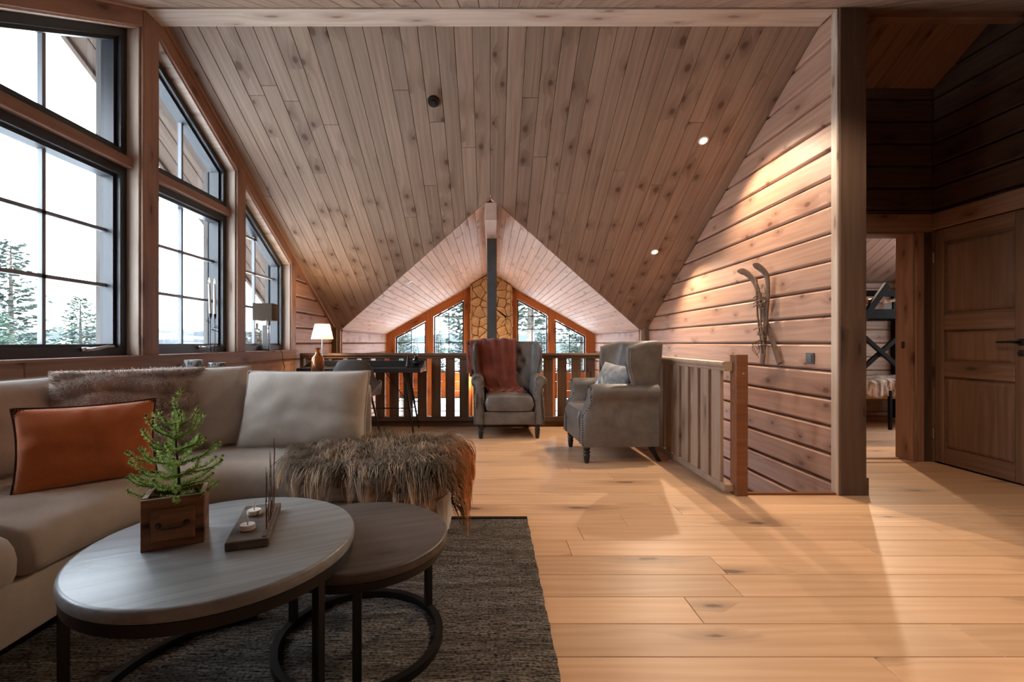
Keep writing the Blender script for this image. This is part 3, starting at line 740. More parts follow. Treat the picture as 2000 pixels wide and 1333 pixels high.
# ------------------------------------------------------------------ coffee tables
M_TOP = wood('grey_oak_top', (146, 149, 150), (118, 120, 121), knot=(80, 76, 72), rough=.33, var=.02, kn=.2, ks=(2, 6), kr=.09, gs=60, gx=2.2, bands=.25, bump=.1, spec=.6)
M_TOP2 = wood('smoked_oak_top', (94, 87, 82), (70, 63, 58), knot=(54, 46, 40), rough=.38, var=.02, kn=.25, ks=(2, 6), kr=.09, gs=60, gx=2.2, bands=.25, bump=.1, spec=.5)
def tabletop(root, r, z, th, mat, ang, nb=5):
    """round top glued up from boards"""
    edge = [(r, 0)]
    circ = [(r*math.cos(2*pi*k/72), r*math.sin(2*pi*k/72)) for k in range(72)]
    u = V((math.cos(ang), math.sin(ang), 0)); v = V((-math.sin(ang), math.cos(ang), 0))
    g = Geo(); g.lathe([(r-.03, z-th-.012), (r-.004, z-th-.012), (r-.004, z-th), (r-.006, z-th+.001)], 72); g.obj('rim_band', M_BLACK, root, smooth=True)
    g = Geo(); g.lathe([(r-.01, z-th), (r-.002, z-th+.003), (r, z-th*.55), (r-.001, z-.006), (r-.004, z-.0015), (r-.01, z)], 72)
    g.obj('tabletop', mat, root, Matrix.Rotation(ang, 4, 'Z'), smooth=True, angle=50)
def ring_arc(c, r, a0, a1, n=60, sec=(.024, .024), z=.0):
    rings = []
    for i in range(n):
        a = a0+(a1-a0)*i/(n-1); ca, sa = math.cos(a), math.sin(a)
        rings.append([((r+dr)*ca, (r+dr)*sa, z+dz) for dr, dz in ((-sec[0]/2, 0), (sec[0]/2, 0), (sec[0]/2, sec[1]), (-sec[0]/2, sec[1]))])
    return rings
def nest_table(label, c, r, H, th, mat, legs, arc, closed, ang, rb=None):
    t = thing('coffee_table', label, 'coffee table', (c[0], c[1], .0135), 0)
    H -= .0135; rb = rb or r-.016
    tabletop(t, r, H, th, mat, ang)
    g = Geo(); rr = ring_arc(c, rb, arc[0], arc[1] if not closed else arc[0]+2*pi*(1-1/72), 72 if closed else 60); g.loft(rr, closed=closed); g.obj('base_ring', M_BLACK, t, smooth=True, angle=30)
    g = Geo(); rr = ring_arc(c, rb, 0, 2*pi*(71/72), 72, z=H-th-.03); g.loft(rr, closed=True); g.obj('top_ring', M_BLACK, t, smooth=True, angle=30)
    for a in legs:
        Geo().box((0, 0, (H-th-.01)/2), (.024, .026, H-th-.01), .002, 1).obj('leg', M_BLACK, t, Matrix.Rotation(a, 4, 'Z') @ Matrix.Translation((rb, 0, 0)))
    return t
big = (-.787, 1.35)
la = [math.atan2(1.703-1.35, -.883+.787), math.atan2(1.10-1.35, -1.05+.787), math.atan2(1.217-1.35, -.4515+.787)]
nest_table('larger round coffee table with pale grey oak top and black frame', big, .368, .46, .034, M_TOP, la, (la[0], la[2]+2*pi), False, math.radians(28), .35)
sc_ = (-.45, 1.575)
ls = [math.radians(39), math.radians(165), math.radians(284)]
nest_table('smaller darker round coffee table tucked beside the larger one', sc_, .30, .387, .032, M_TOP2, ls, (0, 2*pi), True, math.radians(20), .272)

# ------------------------------------------------------------------ planter box with little conifer
M_RUST = wood('rustic_box_wood', (156, 112, 80), (104, 72, 50), knot=(34, 22, 16), rough=.6, var=.12, kn=.5, ks=(8, 22), kr=.14, gs=90, gx=4, bands=.4, bump=.3)
pb = thing('planter_box', 'rustic wooden drawer box planter on the larger coffee table', 'planter', (-.9335, 1.357, .4605), math.atan2(.067, .131))
w_, d_, h_ = .150, .132, .142
panel('front_panel', pb, M_RUST, (0, -d_/2, 0), X3, Z3, rect(-w_/2, w_/2, 0, h_), .012, .002, z0=0)
panel('back_panel', pb, M_RUST, (0, d_/2-.012, 0), X3, Z3, rect(-w_/2, w_/2, 0, h_), .012, .002, z0=0)
for s in (-1, 1): panel('side_panel', pb, M_RUST, (s*w_/2, 0, 0), Y3*s, Z3, rect(-d_/2, d_/2-.012, 0, h_), .001, .0005, z0=-.012)
Geo().box((0, 0, .006), (w_-.026, d_-.03, .012)).obj('bottom_panel', M_RUST, pb)
dfm = panel('drawer_front', pb, M_RUST, (0, -d_/2-.012, 0), X3, Z3, rect(-w_/2+.022, w_/2-.022, .022, h_-.03), .008, .005)
g = Geo(); y_ = -d_/2-.022
g.tube([(-.033, y_, .07), (-.033, y_-.012, .068), (-.018, y_-.017, .065), (.018, y_-.017, .065), (.033, y_-.012, .068), (.033, y_, .07)], .0035, 8)
g.lathe([(.008, 0), (.008, .003)], 12, M=Matrix.Translation((-.033, y_+.003, .07)) @ Matrix.Rotation(pi/2, 4, 'X')); g.lathe([(.008, 0), (.008, .003)], 12, M=Matrix.Translation((.033, y_+.003, .07)) @ Matrix.Rotation(pi/2, 4, 'X'))
g.obj('drawer_pull', plain('old_iron', (66, 52, 42), .5, metal=.6), pb, smooth=True)
g = Geo(); g.grid(lambda u, v: ((u-.5)*(w_-.026), (v-.5)*(d_-.028), h_-.03+.008*mnoise.noise(V((u*7, v*7, 1)))), 14, 14); g.obj('soil', plain('soil', (40, 30, 24), .95, bump=.6, nscale=120), pb)
M_NEEDLE = fur_mat('conifer_needles', .45)
def needle_branch(pts, parent, seed, nl=.0115, dens=1500):
    r = random.Random(seed); C = catmull(pts, 14); L = sum((C[i+1]-C[i]).length for i in range(13))
    g = Geo(); g.tube(C, [.0017*(1-.5*i/13) for i in range(14)], 5); cols = [(.045, .032, .02, 1)]*len(g.v)
    for i in range(int(L*dens)):
        t = r.uniform(.06, 1); k = t*13; a = min(int(k), 12); p = C[a].lerp(C[a+1], k-a); d = (C[a+1]-C[a]).normalized()
        s = d.orthogonal().normalized(); s.rotate(Matrix.Rotation(r.uniform(0, 2*pi), 3, d))
        dirn = (s+d*r.uniform(.25, .75)).normalized(); l = nl*r.uniform(.8, 1.15)*(1.0-.35*max(0, t-.85)/.15); w = d.cross(s)*.0014+d*.0007
        b = len(g.v); tip = p+dirn*l; mid = p+dirn*l*.5
        g.v += [tuple(p-w*.6), tuple(p+w*.6), tuple(mid+w), tuple(tip), tuple(mid-w)]; g.f += [(b, b+1, b+2, b+3, b+4)]
        f = r.uniform(.75, 1.2)*(.75+.5*t); c = (.32*f, .44*f, .13*f, 1) if r.random() < .7 else (.50*f, .62*f, .22*f, 1)
        cols += [c]*5
    g.sphere(C[-1], .0042, 6, 4); cols += [(.24, .33, .11, 1)]*(len(g.v)-len(cols))
    o = g.obj('branch', M_NEEDLE, parent, fix=False)
    at = o.data.color_attributes.new('Col', 'FLOAT_COLOR', 'POINT'); at.data.foreach_set('color', [x for c in cols for x in c])
    return o
plant = thing('conifer_plant', 'small green artificial conifer growing out of the wooden box', 'plant', (-.9335, 1.357, .4605+h_-.035), .4)
rp = random.Random(11)
stem = [(0, 0, -.02), (.004, 0, .08), (-.004, .003, .16), (0, 0, .24)]
Geo().tube(catmull(stem, 12), [.005*(1-.06*i) for i in range(12)], 7).obj('stem', plain('bark', (58, 42, 30), .9), plant, smooth=True)
needle_branch([(-.002, 0, .2), (.004, 0, .25), (-.008, 0, .30), (.012, .0, .335)], plant, 1)
k = 0
for lev, (z, n, L, up) in enumerate(((.01, 9, .105, .25), (.04, 9, .115, .35), (.075, 8, .11, .42), (.11, 8, .10, .5), (.15, 7, .085, .62), (.185, 6, .07, .75), (.22, 4, .055, .85))):
    for i in range(n):
        a = 2*pi*(i+.5*(lev % 2))/n+rp.uniform(-.3, .3); l = L*rp.uniform(.75, 1.2); u_ = up*rp.uniform(.6, 1.3); ca, sa = math.cos(a), math.sin(a); q = rp.uniform(-.015, .015)
        needle_branch([(0, 0, z), (ca*l*.35, sa*l*.35, z+l*u_*.15+.004), (ca*l*.75-sa*q, sa*l*.75+ca*q, z+l*u_*.55), (ca*l*1.0-sa*q, sa*l+ca*q, z+l*u_*1.15)], plant, 100+k); k += 1

# ------------------------------------------------------------------ candle board with tealights and metal silhouettes
M_GREYW = wood('weathered_board', (120, 110, 102), (88, 78, 70), knot=(50, 40, 34), rough=.7, var=.05, kn=.5, ks=(8, 22), kr=.12, gs=90, gx=5, bands=.4, bump=.3)
cb = thing('candle_board', 'weathered wooden candle board with thin metal trees on the larger coffee table', 'candle holder', (-.732, 1.42, .4605), math.radians(18.7))
g = Geo(); g.box((0, 0, .0125), (.112, .305, .025), .004); g.obj('board', M_GREYW, cb, Matrix.Rotation(0, 4, 'Z'))
M_RUSTM = plain('rusted_steel', (96, 66, 50), .6, metal=.5, var=.2)
g = Geo(); g.box((.042, 0, .026), (.012, .28, .002)); g.obj('metal_foot', M_RUSTM, cb)
def tree_wire(y, h, seed):
    r = random.Random(seed); g = Geo(); g.tube([(.042, y, .02), (.042+r.uniform(-.003, .003), y+.003, h*.55), (.042, y+r.uniform(-.006, .006), h)], [.0016, .0013, .0006], 5)
    for k in range(3):
        z = h*(.55+.12*k); s = 1 if k % 2 else -1; g.tube([(.042, y, z), (.042, y+s*.012, z+.03), (.042, y+s*.014, z+.06)], [.0011, .0009, .0004], 4)
    g.obj('metal_tree', M_RUSTM, cb)
tree_wire(-.09, .195, 1); tree_wire(-.01, .235, 2); tree_wire(.09, .26, 3)
ELK = [(-.030, .026), (-.024, .026), (-.024, .052), (.006, .055), (.010, .026), (.016, .026), (.018, .062), (.024, .086), (.036, .092), (.034, .100), (.024, .104), (.022, .118), (.016, .104), (.004, .085), (-.026, .082), (-.034, .070)]
for y, s in ((-.05, 1.05), (.045, .9)):
    g = Geo(); n = len(ELK); g.v = [(.041, y+a*s, b*s) for a, b in ELK]+[(.0425, y+a*s, b*s) for a, b in ELK]; g.f = [tuple(range(n)), tuple(range(2*n-1, n-1, -1))]+[(i, (i+1) % n, n+(i+1) % n, n+i) for i in range(n)]
    g.obj('metal_elk', M_RUSTM, cb)
M_WAX = plain('white_wax', (236, 233, 226), .5)
def tealight(label, x, y):
    t = thing('tealight', label, 'candle', (x, y, .4858), 0, 'white tealights on the candle board')
    Geo().lathe([(.019, 0), (.0215, .002), (.0215, .013), (.020, .0155), (.017, .0145), (.002, .0135)], 28).obj('wax_cup', M_WAX, t, smooth=True)
    Geo().tube([(0, 0, .013), (0, 0, .020)], .0012, 6).obj('wick', M_BLACK, t)
    Geo().lathe([(.001, .018), (.0042, .024), (.0038, .030), (.0015, .038), (.0004, .042)], 10).obj('flame_tip', plain('plastic_flame', (240, 238, 228), .4), t, smooth=True)
tealight('white tealight at the far end of the candle board', -.763, 1.47)
tealight('white tealight nearer the edge of the table on the candle board', -.722, 1.352)
# ------------------------------------------------------------------ sofa
def fabric(name, c, var=.06, rough=.85, sheen=.35, bs=380., bst=.25, nscale=6., c2=None):
    t = NT(name); co = t.n('TexCoord').outputs['Object']
    n1 = t.n('TexNoise', None, Vector=co, Scale=nscale, Detail=5, Roughness=.6).outputs['Fac']
    n2 = t.n('TexNoise', None, Vector=co, Scale=bs, Detail=2).outputs['Fac']
    n3 = t.n('TexNoise', None, Vector=co, Scale=14., Detail=3).outputs['Fac']
    a = lin([x*(1-var) for x in c]); b = lin(c2 or [min(255, x*(1+var)) for x in c])
    col = t.mix(t.rng(n1, .32, .68, 0, 1), a, b); col = t.mix(t.math('MULTIPLY', n2, .22), col, lin([x*.72 for x in c]))
    t.bsdf(Base_Color=col, Roughness=rough, Normal=t.bump(t.math('ADD', n2, t.math('MULTIPLY', n3, 2.5)), bst, .004), **{'Sheen Weight': sheen, 'Sheen Roughness': .5, 'Specular IOR Level': .2}); return t.m
M_VELVET = fabric('taupe_velvet', (186, 175, 163))
M_ORG = fabric('burnt_orange_wool', (206, 116, 66), var=.04, bs=260., bst=.5)
sofa = thing('sofa', 'large curved taupe velvet corner sofa with open chaise end', 'sofa', (0, 0, 0))
FP = [(-1.44, .55), (-1.44, 1.0), (-1.44, 1.40), (-1.44, 1.62), (-1.42, 1.82), (-1.35, 1.98), (-1.2, 2.07), (-1.0, 2.095), (-.75, 2.10), (-.5, 2.10), (-.34, 2.11), (-.24, 2.15), (-.205, 2.25)]
BP = [(-2.26, .55), (-2.26, 1.0), (-2.26, 1.40), (-2.26, 1.75), (-2.25, 2.15), (-2.2, 2.45), (-2.05, 2.68), (-1.75, 2.80), (-1.25, 2.84), (-.75, 2.84), (-.42, 2.83), (-.28, 2.79), (-.21, 2.70)]
NS = 97; FC = catmull([(x, y, 0) for x, y in FP], NS); BC = catmull([(x, y, 0) for x, y in BP], NS)
def section(i, prof):
    B, F = BC[i], FC[i]; d = (F-B); L = d.length; d.normalize(); return [B+d*(s if not fl else L+s)+V((0, 0, z)) for s, z, fl in prof]
def sweep(i0, i1, prof, step=1, capround=(True, True), rr=.03):
    idx = list(range(i0, i1+1, step)); rings = [section(i, prof) for i in idx]
    def shrink(r, k, sh):
        c = sum(r, V())/len(r); return [c+(p-c)*k+sh for p in r]
    def tang(i): 
        a, b = max(i-1, 0), min(i+1, NS-1); return (((FC[b]+BC[b])-(FC[a]+BC[a]))*.5).normalized()
    out = rings
    if capround[0]:
        t = tang(i0); r0 = rings[0]; out = [shrink(r0, .86, -t*0), shrink(r0, .95, t*rr*.12), shrink(r0, .985, t*rr*.45)]+[r for r in rings[1:]]
    if capround[1]:
        t = tang(i1); r0 = rings[-1]; out = out[:-1]+[shrink(r0, .985, -t*rr*.45), shrink(r0, .95, -t*rr*.12), shrink(r0, .86, t*0)]
    return out
SEAT = [(.0, .30, 0), (.0, .43, 0), (.02, .455, 0), (.2, .465, 0), (-.30, .472, 1), (-.14, .466, 1), (-.07, .455, 1), (-.03, .438, 1), (-.008, .41, 1), (.002, .375, 1), (.0, .335, 1), (-.012, .31, 1), (-.04, .297, 1), (-.3, .296, 1)]
BASE = [(.02, .105, 0), (.02, .29, 0), (-.05, .29, 1), (-.042, .285, 1), (-.04, .27, 1), (-.04, .12, 1), (-.046, .106, 1), (-.06, .105, 1)]
i_seam = 17
for i0, i1, nm in ((0, i_seam-1, 0), (i_seam, NS-1, 0)):
    g = Geo(); g.loft(sweep(i0, i1, SEAT)); g.obj('seat_cushion', M_VELVET, sofa, smooth=True, angle=70)
g = Geo(); g.loft(sweep(0, NS-1, BASE)); g.obj('sofa_base', M_VELVET, sofa, smooth=True, angle=50)
i_end = 0
for i in range(NS):
    if BC[i].y > 2.7 and BC[i].x <= -.70: i_end = i
BACK = [(-.02, .11, 0), (-.025, .70, 0), (-.02, .765, 0), (.005, .79, 0), (.06, .79, 0), (.09, .765, 0), (.10, .70, 0), (.10, .3, 0), (.09, .11, 0)]
g = Geo(); g.loft(sweep(0, i_end, BACK)); g.obj('back_frame', M_VELVET, sofa, smooth=True, angle=60)
for x, y in ((-.34, 2.74), (-.36, 2.2), (-1.0, 2.72), (-2.0, 1.2), (-1.56, 1.2)):
    g = Geo(); g.lathe([(.017, 0), (.019, .01), (.026, .11)], 14); g.obj('foot', M_SOFAW, sofa, Matrix.Translation((x, y, .0 if y > 2.66 or x < -2 else .014)))

# ------------------------------------------------------------------ cushions
def cushion_geo(w, h, t, nu=34, nv=28, pinch=.05, p=2.4, seed=0, wr=.006, lump=0.):
    def P(u, v, s):
        a, b = 2*u-1, 2*v-1
        x = a*w/2*(1-pinch*(1-b*b)*abs(a)**3); z = b*h/2*(1-pinch*(1-a*a)*abs(b)**3)
        th = t/2*((1-abs(a)**p)*(1-abs(b)**p))**.55
        q = V((a*2.1+seed, b*2.1, s*3.1)); th += wr*mnoise.noise(q*1.3)*(1-a*a)**.3*(1-b*b)**.3*2
        ed = max(abs(a), abs(b)); th += wr*.9*math.sin(14*math.atan2(b, a)+seed+3*mnoise.noise(q))*ed**4*(1-ed**8)
        if lump: th += lump*(abs(math.sin(b*7.5+.6*math.sin(a*4+seed)))-.5)*(1-ed**6)+lump*.6*mnoise.noise(V((a*5, b*5, seed)))*(1-ed**6)
        return (x, -s*max(th, 0), z+h/2)
    g = Geo(); g.grid(lambda u, v: P(u, v, 1), nu, nv); g.grid(lambda u, v: P(u, v, -1), nu, nv, flip=True)
    return g, P
def weld(o):
    bm = bmesh.new(); bm.from_mesh(o.data); bmesh.ops.remove_doubles(bm, verts=bm.verts[:], dist=.0008); bmesh.ops.recalc_face_normals(bm, faces=bm.faces[:]); bm.to_mesh(o.data); bm.free(); o.data.shade_smooth()
def cushion(name, label, loc, w, h, t, yaw, lean, mat, roll=0., group=None, piping=None, cat='cushion', **kw):
    o = thing(name, label, cat, loc, 0, group)
    o.rotation_mode = 'ZYX' if False else 'XYZ'
    o.matrix_basis = Matrix.Translation(loc) @ Matrix.Rotation(yaw, 4, 'Z') @ Matrix.Rotation(-lean, 4, 'X') @ Matrix.Rotation(roll, 4, 'Y')
    g, P = cushion_geo(w, h, t, **kw); c = g.obj('cushion_cover', mat, o, smooth=True); weld(c)
    if piping:
        pts = [P(k/24, 0, 1) for k in range(24)]+[P(1, k/18, 1) for k in range(18)]+[P(1-k/24, 1, 1) for k in range(24)]+[P(0, 1-k/18, 1) for k in range(19)]
        Geo().tube([(x, 0, z) for x, y, z in pts], piping[1], 6, cap=False).obj('piping', piping[0], o, smooth=True)
    return o, P
ZS = .468
PV = (M_VELVET, .0045)
cushion('back_cushion', 'large taupe back cushion at the right end of the sofa back', (-1.03, 2.47, ZS), .69, .43, .20, 0.02, .30, M_VELVET, seed=2, piping=PV, pinch=.03, p=3.2, group='taupe sofa back cushions')
cushion('back_cushion', 'taupe back cushion turned in the sofa corner, beside the fur cushion', (-1.53, 2.46, ZS), .47, .45, .19, .70, .22, M_VELVET, seed=5, piping=PV, pinch=.03, p=3., group='taupe sofa back cushions')
cushion('back_cushion', 'sunlit taupe back cushion behind the fur cushion at the window wall', (-2.06, 1.86, ZS), .66, .42, .20, 1.42, .2, M_VELVET, seed=8, piping=PV, pinch=.03, p=3., group='taupe sofa back cushions')
cushion('back_cushion', 'shaded taupe back cushion at the left edge, beside the orange cushion', (-1.93, 1.30, ZS), .62, .42, .20, 1.50, .16, M_VELVET, seed=9, piping=PV, pinch=.03, p=3., group='taupe sofa back cushions')
oc, oP = cushion('throw_cushion', 'burnt orange wool cushion with dark blanket stitched edges', (-1.635, 1.86, ZS-.012), .45, .335, .15, .80, .14, M_ORG, seed=3, pinch=.07, p=2.2, wr=.0055)
g = Geo(); n = 0
def edge_pts(P, n1, n2):
    return [(P(k/n1, 0, 1), (0, -1)) for k in range(n1)]+[(P(1, k/n2, 1), (1, 0)) for k in range(n2)]+[(P(1-k/n1, 1, 1), (0, 1)) for k in range(n1)]+[(P(0, 1-k/n2, 1), (-1, 0)) for k in range(n2)]
ep = edge_pts(oP, 56, 44)
for (p, d) in ep:
    c = V((p[0], 0, p[2])); dn = V((d[0], 0, d[1]))
    g.tube([c-dn*.012+V((0, -.008, 0)), c+dn*.003, c-dn*.012+V((0, .008, 0))], .0018, 4)
g.tube([(p[0]+d[0]*.002, 0, p[2]+d[1]*.002) for p, d in ep]+[(ep[0][0][0], 0, ep[0][0][2])], .0026, 5, cap=False)
st = g.obj('blanket_stitch', plain('dark_yarn', (62, 34, 26), .9), oc); st['kind'] = 'stuff'

def strands(name, roots, dirs, lens, cols, rad, parent, mat, nseg=5, droop=.5, tipc=1.25, clump=None, rng=None, jit=.12, root=.55):
    """tapered three sided strands; arrays n x 3"""
    n = len(roots); roots = np.asarray(roots, float); dirs = np.asarray(dirs, float); lens = np.asarray(lens, float)[:, None]; cols = np.asarray(cols, float)
    pts = np.zeros((n, nseg+1, 3)); p = roots.copy(); d = dirs/np.linalg.norm(dirs, axis=1)[:, None]
    pts[:, 0] = p
    for k in range(nseg):
        d = d+np.array([0, 0, -1])*droop/nseg*(k+.5)/1.0
        if rng is not None: d = d+rng.normal(0, jit, d.shape)
        d /= np.linalg.norm(d, axis=1)[:, None]; p = p+d*lens/nseg; pts[:, k+1] = p
    if clump is not None:
        cid, strength = clump; m = cid.max()+1
        cen = np.zeros((m, nseg+1, 3)); cnt = np.bincount(cid, minlength=m)[:, None, None]; np.add.at(cen, cid, pts); cen /= np.maximum(cnt, 1)
        w = (np.linspace(0, 1, nseg+1)**1.3*strength)[None, :, None]; pts = pts*(1-w)+cen[cid]*w
    a = np.cross(d, [.3, .2, .93]); a /= np.linalg.norm(a, axis=1)[:, None]+1e-9; b = np.cross(d, a)
    prof = np.array([1.0-.92*(k/nseg)**1.5 for k in range(nseg+1)])*rad
    verts = np.zeros((n, nseg+1, 3, 3))
    for j in range(3):
        an = 2*pi*j/3; off = a*math.cos(an)+b*math.sin(an); verts[:, :, j] = pts+off[:, None, :]*prof[None, :, None]
    vv = verts.reshape(-1, 3)
    base = (np.arange(n)*(nseg+1)*3)[:, None, None]; k = (np.arange(nseg)*3)[None, :, None]; quad = np.array([[0, 1, 4, 3], [1, 2, 5, 4], [2, 0, 3, 5]]).reshape(1, 1, 12)
    f = (base+k+quad).reshape(-1)
    me = bpy.data.meshes.new(name); me.vertices.add(len(vv)); me.vertices.foreach_set('co', vv.ravel()); nf = len(f)//4
    me.loops.add(len(f)); me.loops.foreach_set('vertex_index', f.astype(np.int32)); me.polygons.add(nf); me.polygons.foreach_set('loop_start', np.arange(nf, dtype=np.int32)*4)
    me.update(); me.validate(); me.shade_smooth()
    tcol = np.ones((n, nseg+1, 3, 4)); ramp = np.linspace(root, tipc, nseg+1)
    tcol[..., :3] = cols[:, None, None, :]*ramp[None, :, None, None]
    at = me.color_attributes.new('Col', 'FLOAT_COLOR', 'POINT'); at.data.foreach_set('color', tcol.ravel())
    me.materials.append(mat); o = link(name, me, parent); o['kind'] = 'stuff'; return o
M_FUR = fur_mat('fur_strands')
# rabbit-like fur cushion
M_FURB = plain('fur_backing', (176, 156, 143), .95, var=.2, nscale=12)
fc, fP = cushion('fur_cushion', 'wide mottled taupe faux fur cushion behind the orange one', (-1.745, 2.235, ZS+.02), .62, .43, .17, .74, .2, M_FURB, seed=6, pinch=.02, p=2.6, lump=.016, wr=.004)
rn = np.random.default_rng(5); n = 10000
ro, di, co_ = [], [], []
for k in range(n):
    u, v = rn.uniform(.01, .99, 2); s = 1 if rn.random() < .8 else -1
    p = V(fP(u, v, s)); e = .01
    du = V(fP(min(u+e, 1), v, s))-V(fP(max(u-e, 0), v, s)); dv = V(fP(u, min(v+e, 1), s))-V(fP(u, max(v-e, 0), s)); nn = du.cross(dv)*s
    nn = nn.normalized() if nn.length > 1e-9 else V((0, -s, 0))
    if nn.y*s > 0: nn = -nn
    ed = V((2*u-1, 0, 2*v-1)); k4 = max(abs(2*u-1), abs(2*v-1))**6
    d = nn+ed*k4*1.2+V((rn.normal(0, .25), rn.normal(0, .2), -.45+rn.normal(0, .25)))
    ro.append(p); di.append(d); row = abs(math.sin((2*v-1)*7.5+.6*math.sin((2*u-1)*4+6)))
    pt = mnoise.noise(V((u*9, v*5, 3.3)))*.5+.5; t = min(1, max(0, row*.75+pt*.55-.25)); c0 = np.array([.50, .42, .37]); c1 = np.array([.98, .95, .92])
    co_.append((c0*(1-t)+c1*t)*rn.uniform(.8, 1.15))
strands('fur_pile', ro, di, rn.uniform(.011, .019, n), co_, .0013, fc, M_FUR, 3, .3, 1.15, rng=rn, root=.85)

# ------------------------------------------------------------------ long haired sheepskin over the chaise end
M_HIDE = plain('hide_backing', (110, 92, 78), .9, var=.15)
sk = thing('sheepskin', 'long haired grey brown sheepskin draped over the chaise end', 'sheepskin', (0, 0, 0))
def hideP(u, v):
    """u along X (left to right, drops over the end), v from back to front (drops over the front)"""
    su = -1.0+.935*u; sv = 2.70-.80*v
    x, y, z = su, sv, .487
    if su > -.24:
        o = su+.24; th = min(o/.07, 1.2); x = -.24+.07*math.sin(th); z -= .07*(1-math.cos(th)); 
        if o > .084: z -= (o-.084)*.95; x += (o-.084)*.08
    if sv < 2.12:
        o = 2.12-sv; th = min(o/.07, 1.3); y = 2.12-.07*math.sin(th)-.01; z -= .07*(1-math.cos(th))
        if o > .09: z -= (o-.09)*.95; y -= (o-.09)*.03
    z += .006*mnoise.noise(V((x*6, y*6, 0)))
    return V((x, y, z))
def hide_in(u, v):   # irregular outline
    a = abs(2*v-1); m = .06+.09*a**2+.05*math.sin(v*9); return u > m and u < 1-.1*a**3 and v > .05+.16*(1-u)**2+.05*math.sin(u*8) and v < .93-.12*(1-u)+.05*math.sin(u*13)
g = Geo(); NU, NV = 40, 34; 
vs = [hideP(i/(NU-1), j/(NV-1)) for i in range(NU) for j in range(NV)]; fs = []
for i in range(NU-1):
    for j in range(NV-1):
        if hide_in((i+.5)/(NU-1), (j+.5)/(NV-1)): fs.append((i*NV+j, (i+1)*NV+j, (i+1)*NV+j+1, i*NV+j+1))
g.add(vs, fs); ho = g.obj('hide', M_HIDE, sk, smooth=True)
bm = bmesh.new(); bm.from_mesh(ho.data); bmesh.ops.delete(bm, geom=[v for v in bm.verts if not v.link_faces], context='VERTS'); bm.to_mesh(ho.data); bm.free()
rn = np.random.default_rng(9); nC = 420; cs = []
while len(cs) < nC:
    u, v = rn.uniform(0, 1, 2)
    if hide_in(u, v): cs.append((u, v))
ro, di, le, co_, cid = [], [], [], [], []
for c, (u, v) in enumerate(cs):
    p = hideP(u, v); end = max(0, (u-.62)/.38); fro = max(0, (v-.35)/.65); bk_ = max(0, (.25-v)/.25)
    sw = rn.normal(0, .35)
    d0 = V((.55*end**.7*1.6-.55*max(0, .3-u)/.3+sw, -(.25+.95*fro)*(1-.75*end)+.8*bk_+rn.normal(0, .22), .55-.5*max(end, fro)+rn.normal(0, .15)))
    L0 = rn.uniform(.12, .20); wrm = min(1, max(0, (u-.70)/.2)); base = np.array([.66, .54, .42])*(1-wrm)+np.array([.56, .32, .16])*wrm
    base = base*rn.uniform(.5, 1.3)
    for k in range(21):
        uu, vv = min(.995, max(.005, u+rn.normal(0, .022))), min(.995, max(.005, v+rn.normal(0, .024)))
        ro.append(hideP(uu, vv)); di.append(d0+V(rn.normal(0, .18, 3))); le.append(L0*rn.uniform(.75, 1.15)); co_.append(base*rn.uniform(.75, 1.3)); cid.append(c)
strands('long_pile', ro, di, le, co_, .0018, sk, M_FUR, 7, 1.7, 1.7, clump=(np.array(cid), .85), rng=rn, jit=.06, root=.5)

# ------------------------------------------------------------------ console behind the sofa with glass holders and bottle
M_CONS = wood('console_wood', (84, 66, 54), (60, 46, 38), rough=.45, kn=.3)
ct = thing('console_table', 'dark wood console table standing behind the sofa back', 'console table', (-1.69, 3.36, 0))
panel('tabletop', ct, M_CONS, (0, 0, .757), X3, Y3, rect(-.62, .60, -.22, .22), .025, .004, z0=0)
for sx in (-.58, .56):
    for sy in (-.18, .18): Geo().box((sx, sy, .377), (.045, .045, .755), .003).obj('leg', M_CONS, ct)
Geo().box((-.01, -.18, .70), (1.10, .02, .08), .003).obj('apron', M_CONS, ct); Geo().box((-.01, .18, .70), (1.10, .02, .08), .003).obj('apron', M_CONS, ct)
def bottle_mat():
    t = NT('amber_mirror_glass'); co = t.n('TexCoord').outputs['Object']; z = t.n('SeparateXYZ', None, i0=co).outputs[2]
    n = t.n('TexNoise', None, Vector=co, Scale=40., Detail=2).outputs['Fac']
    f = t.rng(t.math('ADD', z, t.math('MULTIPLY', n, .03)), .05, .15, 0, 1)
    c = t.mix(f, lin((80, 70, 62)), lin((206, 124, 60)))
    t.bsdf(Base_Color=c, Roughness=.08, Metallic=.1, **{'Transmission Weight': .6, 'IOR': 1.45}); return t.m
bt = thing('bottle', 'amber glass bottle vase on the console behind the sofa', 'bottle', (-1.275, 3.36, .7822))
Geo().lathe([(.001, .002), (.04, 0), (.046, .006), (.047, .05), (.045, .125), (.038, .150), (.022, .168), (.015, .185), (.0145, .205), (.019, .212), (.021, .218), (.016, .222), (.013, .2)], 32).obj('bottle_body', bottle_mat(), bt, smooth=True, angle=60)
def forest_glass():
    t = NT('forest_print_glass'); co = t.n('TexCoord').outputs['Object']; sp = t.n('SeparateXYZ', None, i0=co)
    v = t.n('TexNoise', None, Vector=t.vmul(co, (70, 70, 30)), Scale=1., Detail=4, Roughness=.7).outputs['Fac']
    w = t.n('TexNoise', None, Vector=t.vmul(co, (42, 42, 3)), Scale=1., Detail=2).outputs['Fac']
    h = t.math('ADD', t.math('MULTIPLY', w, .16), .035); m = t.math('LESS_THAN', sp.outputs[2], h)
    c = t.mix(t.math('MULTIPLY', m, t.rng(v, .35, .6, .15, .95)), lin((232, 234, 234)), lin((70, 78, 72)))
    t.bsdf(Base_Color=c, Roughness=.15, **{'Transmission Weight': .25}); return t.m
M_FOR = forest_glass()
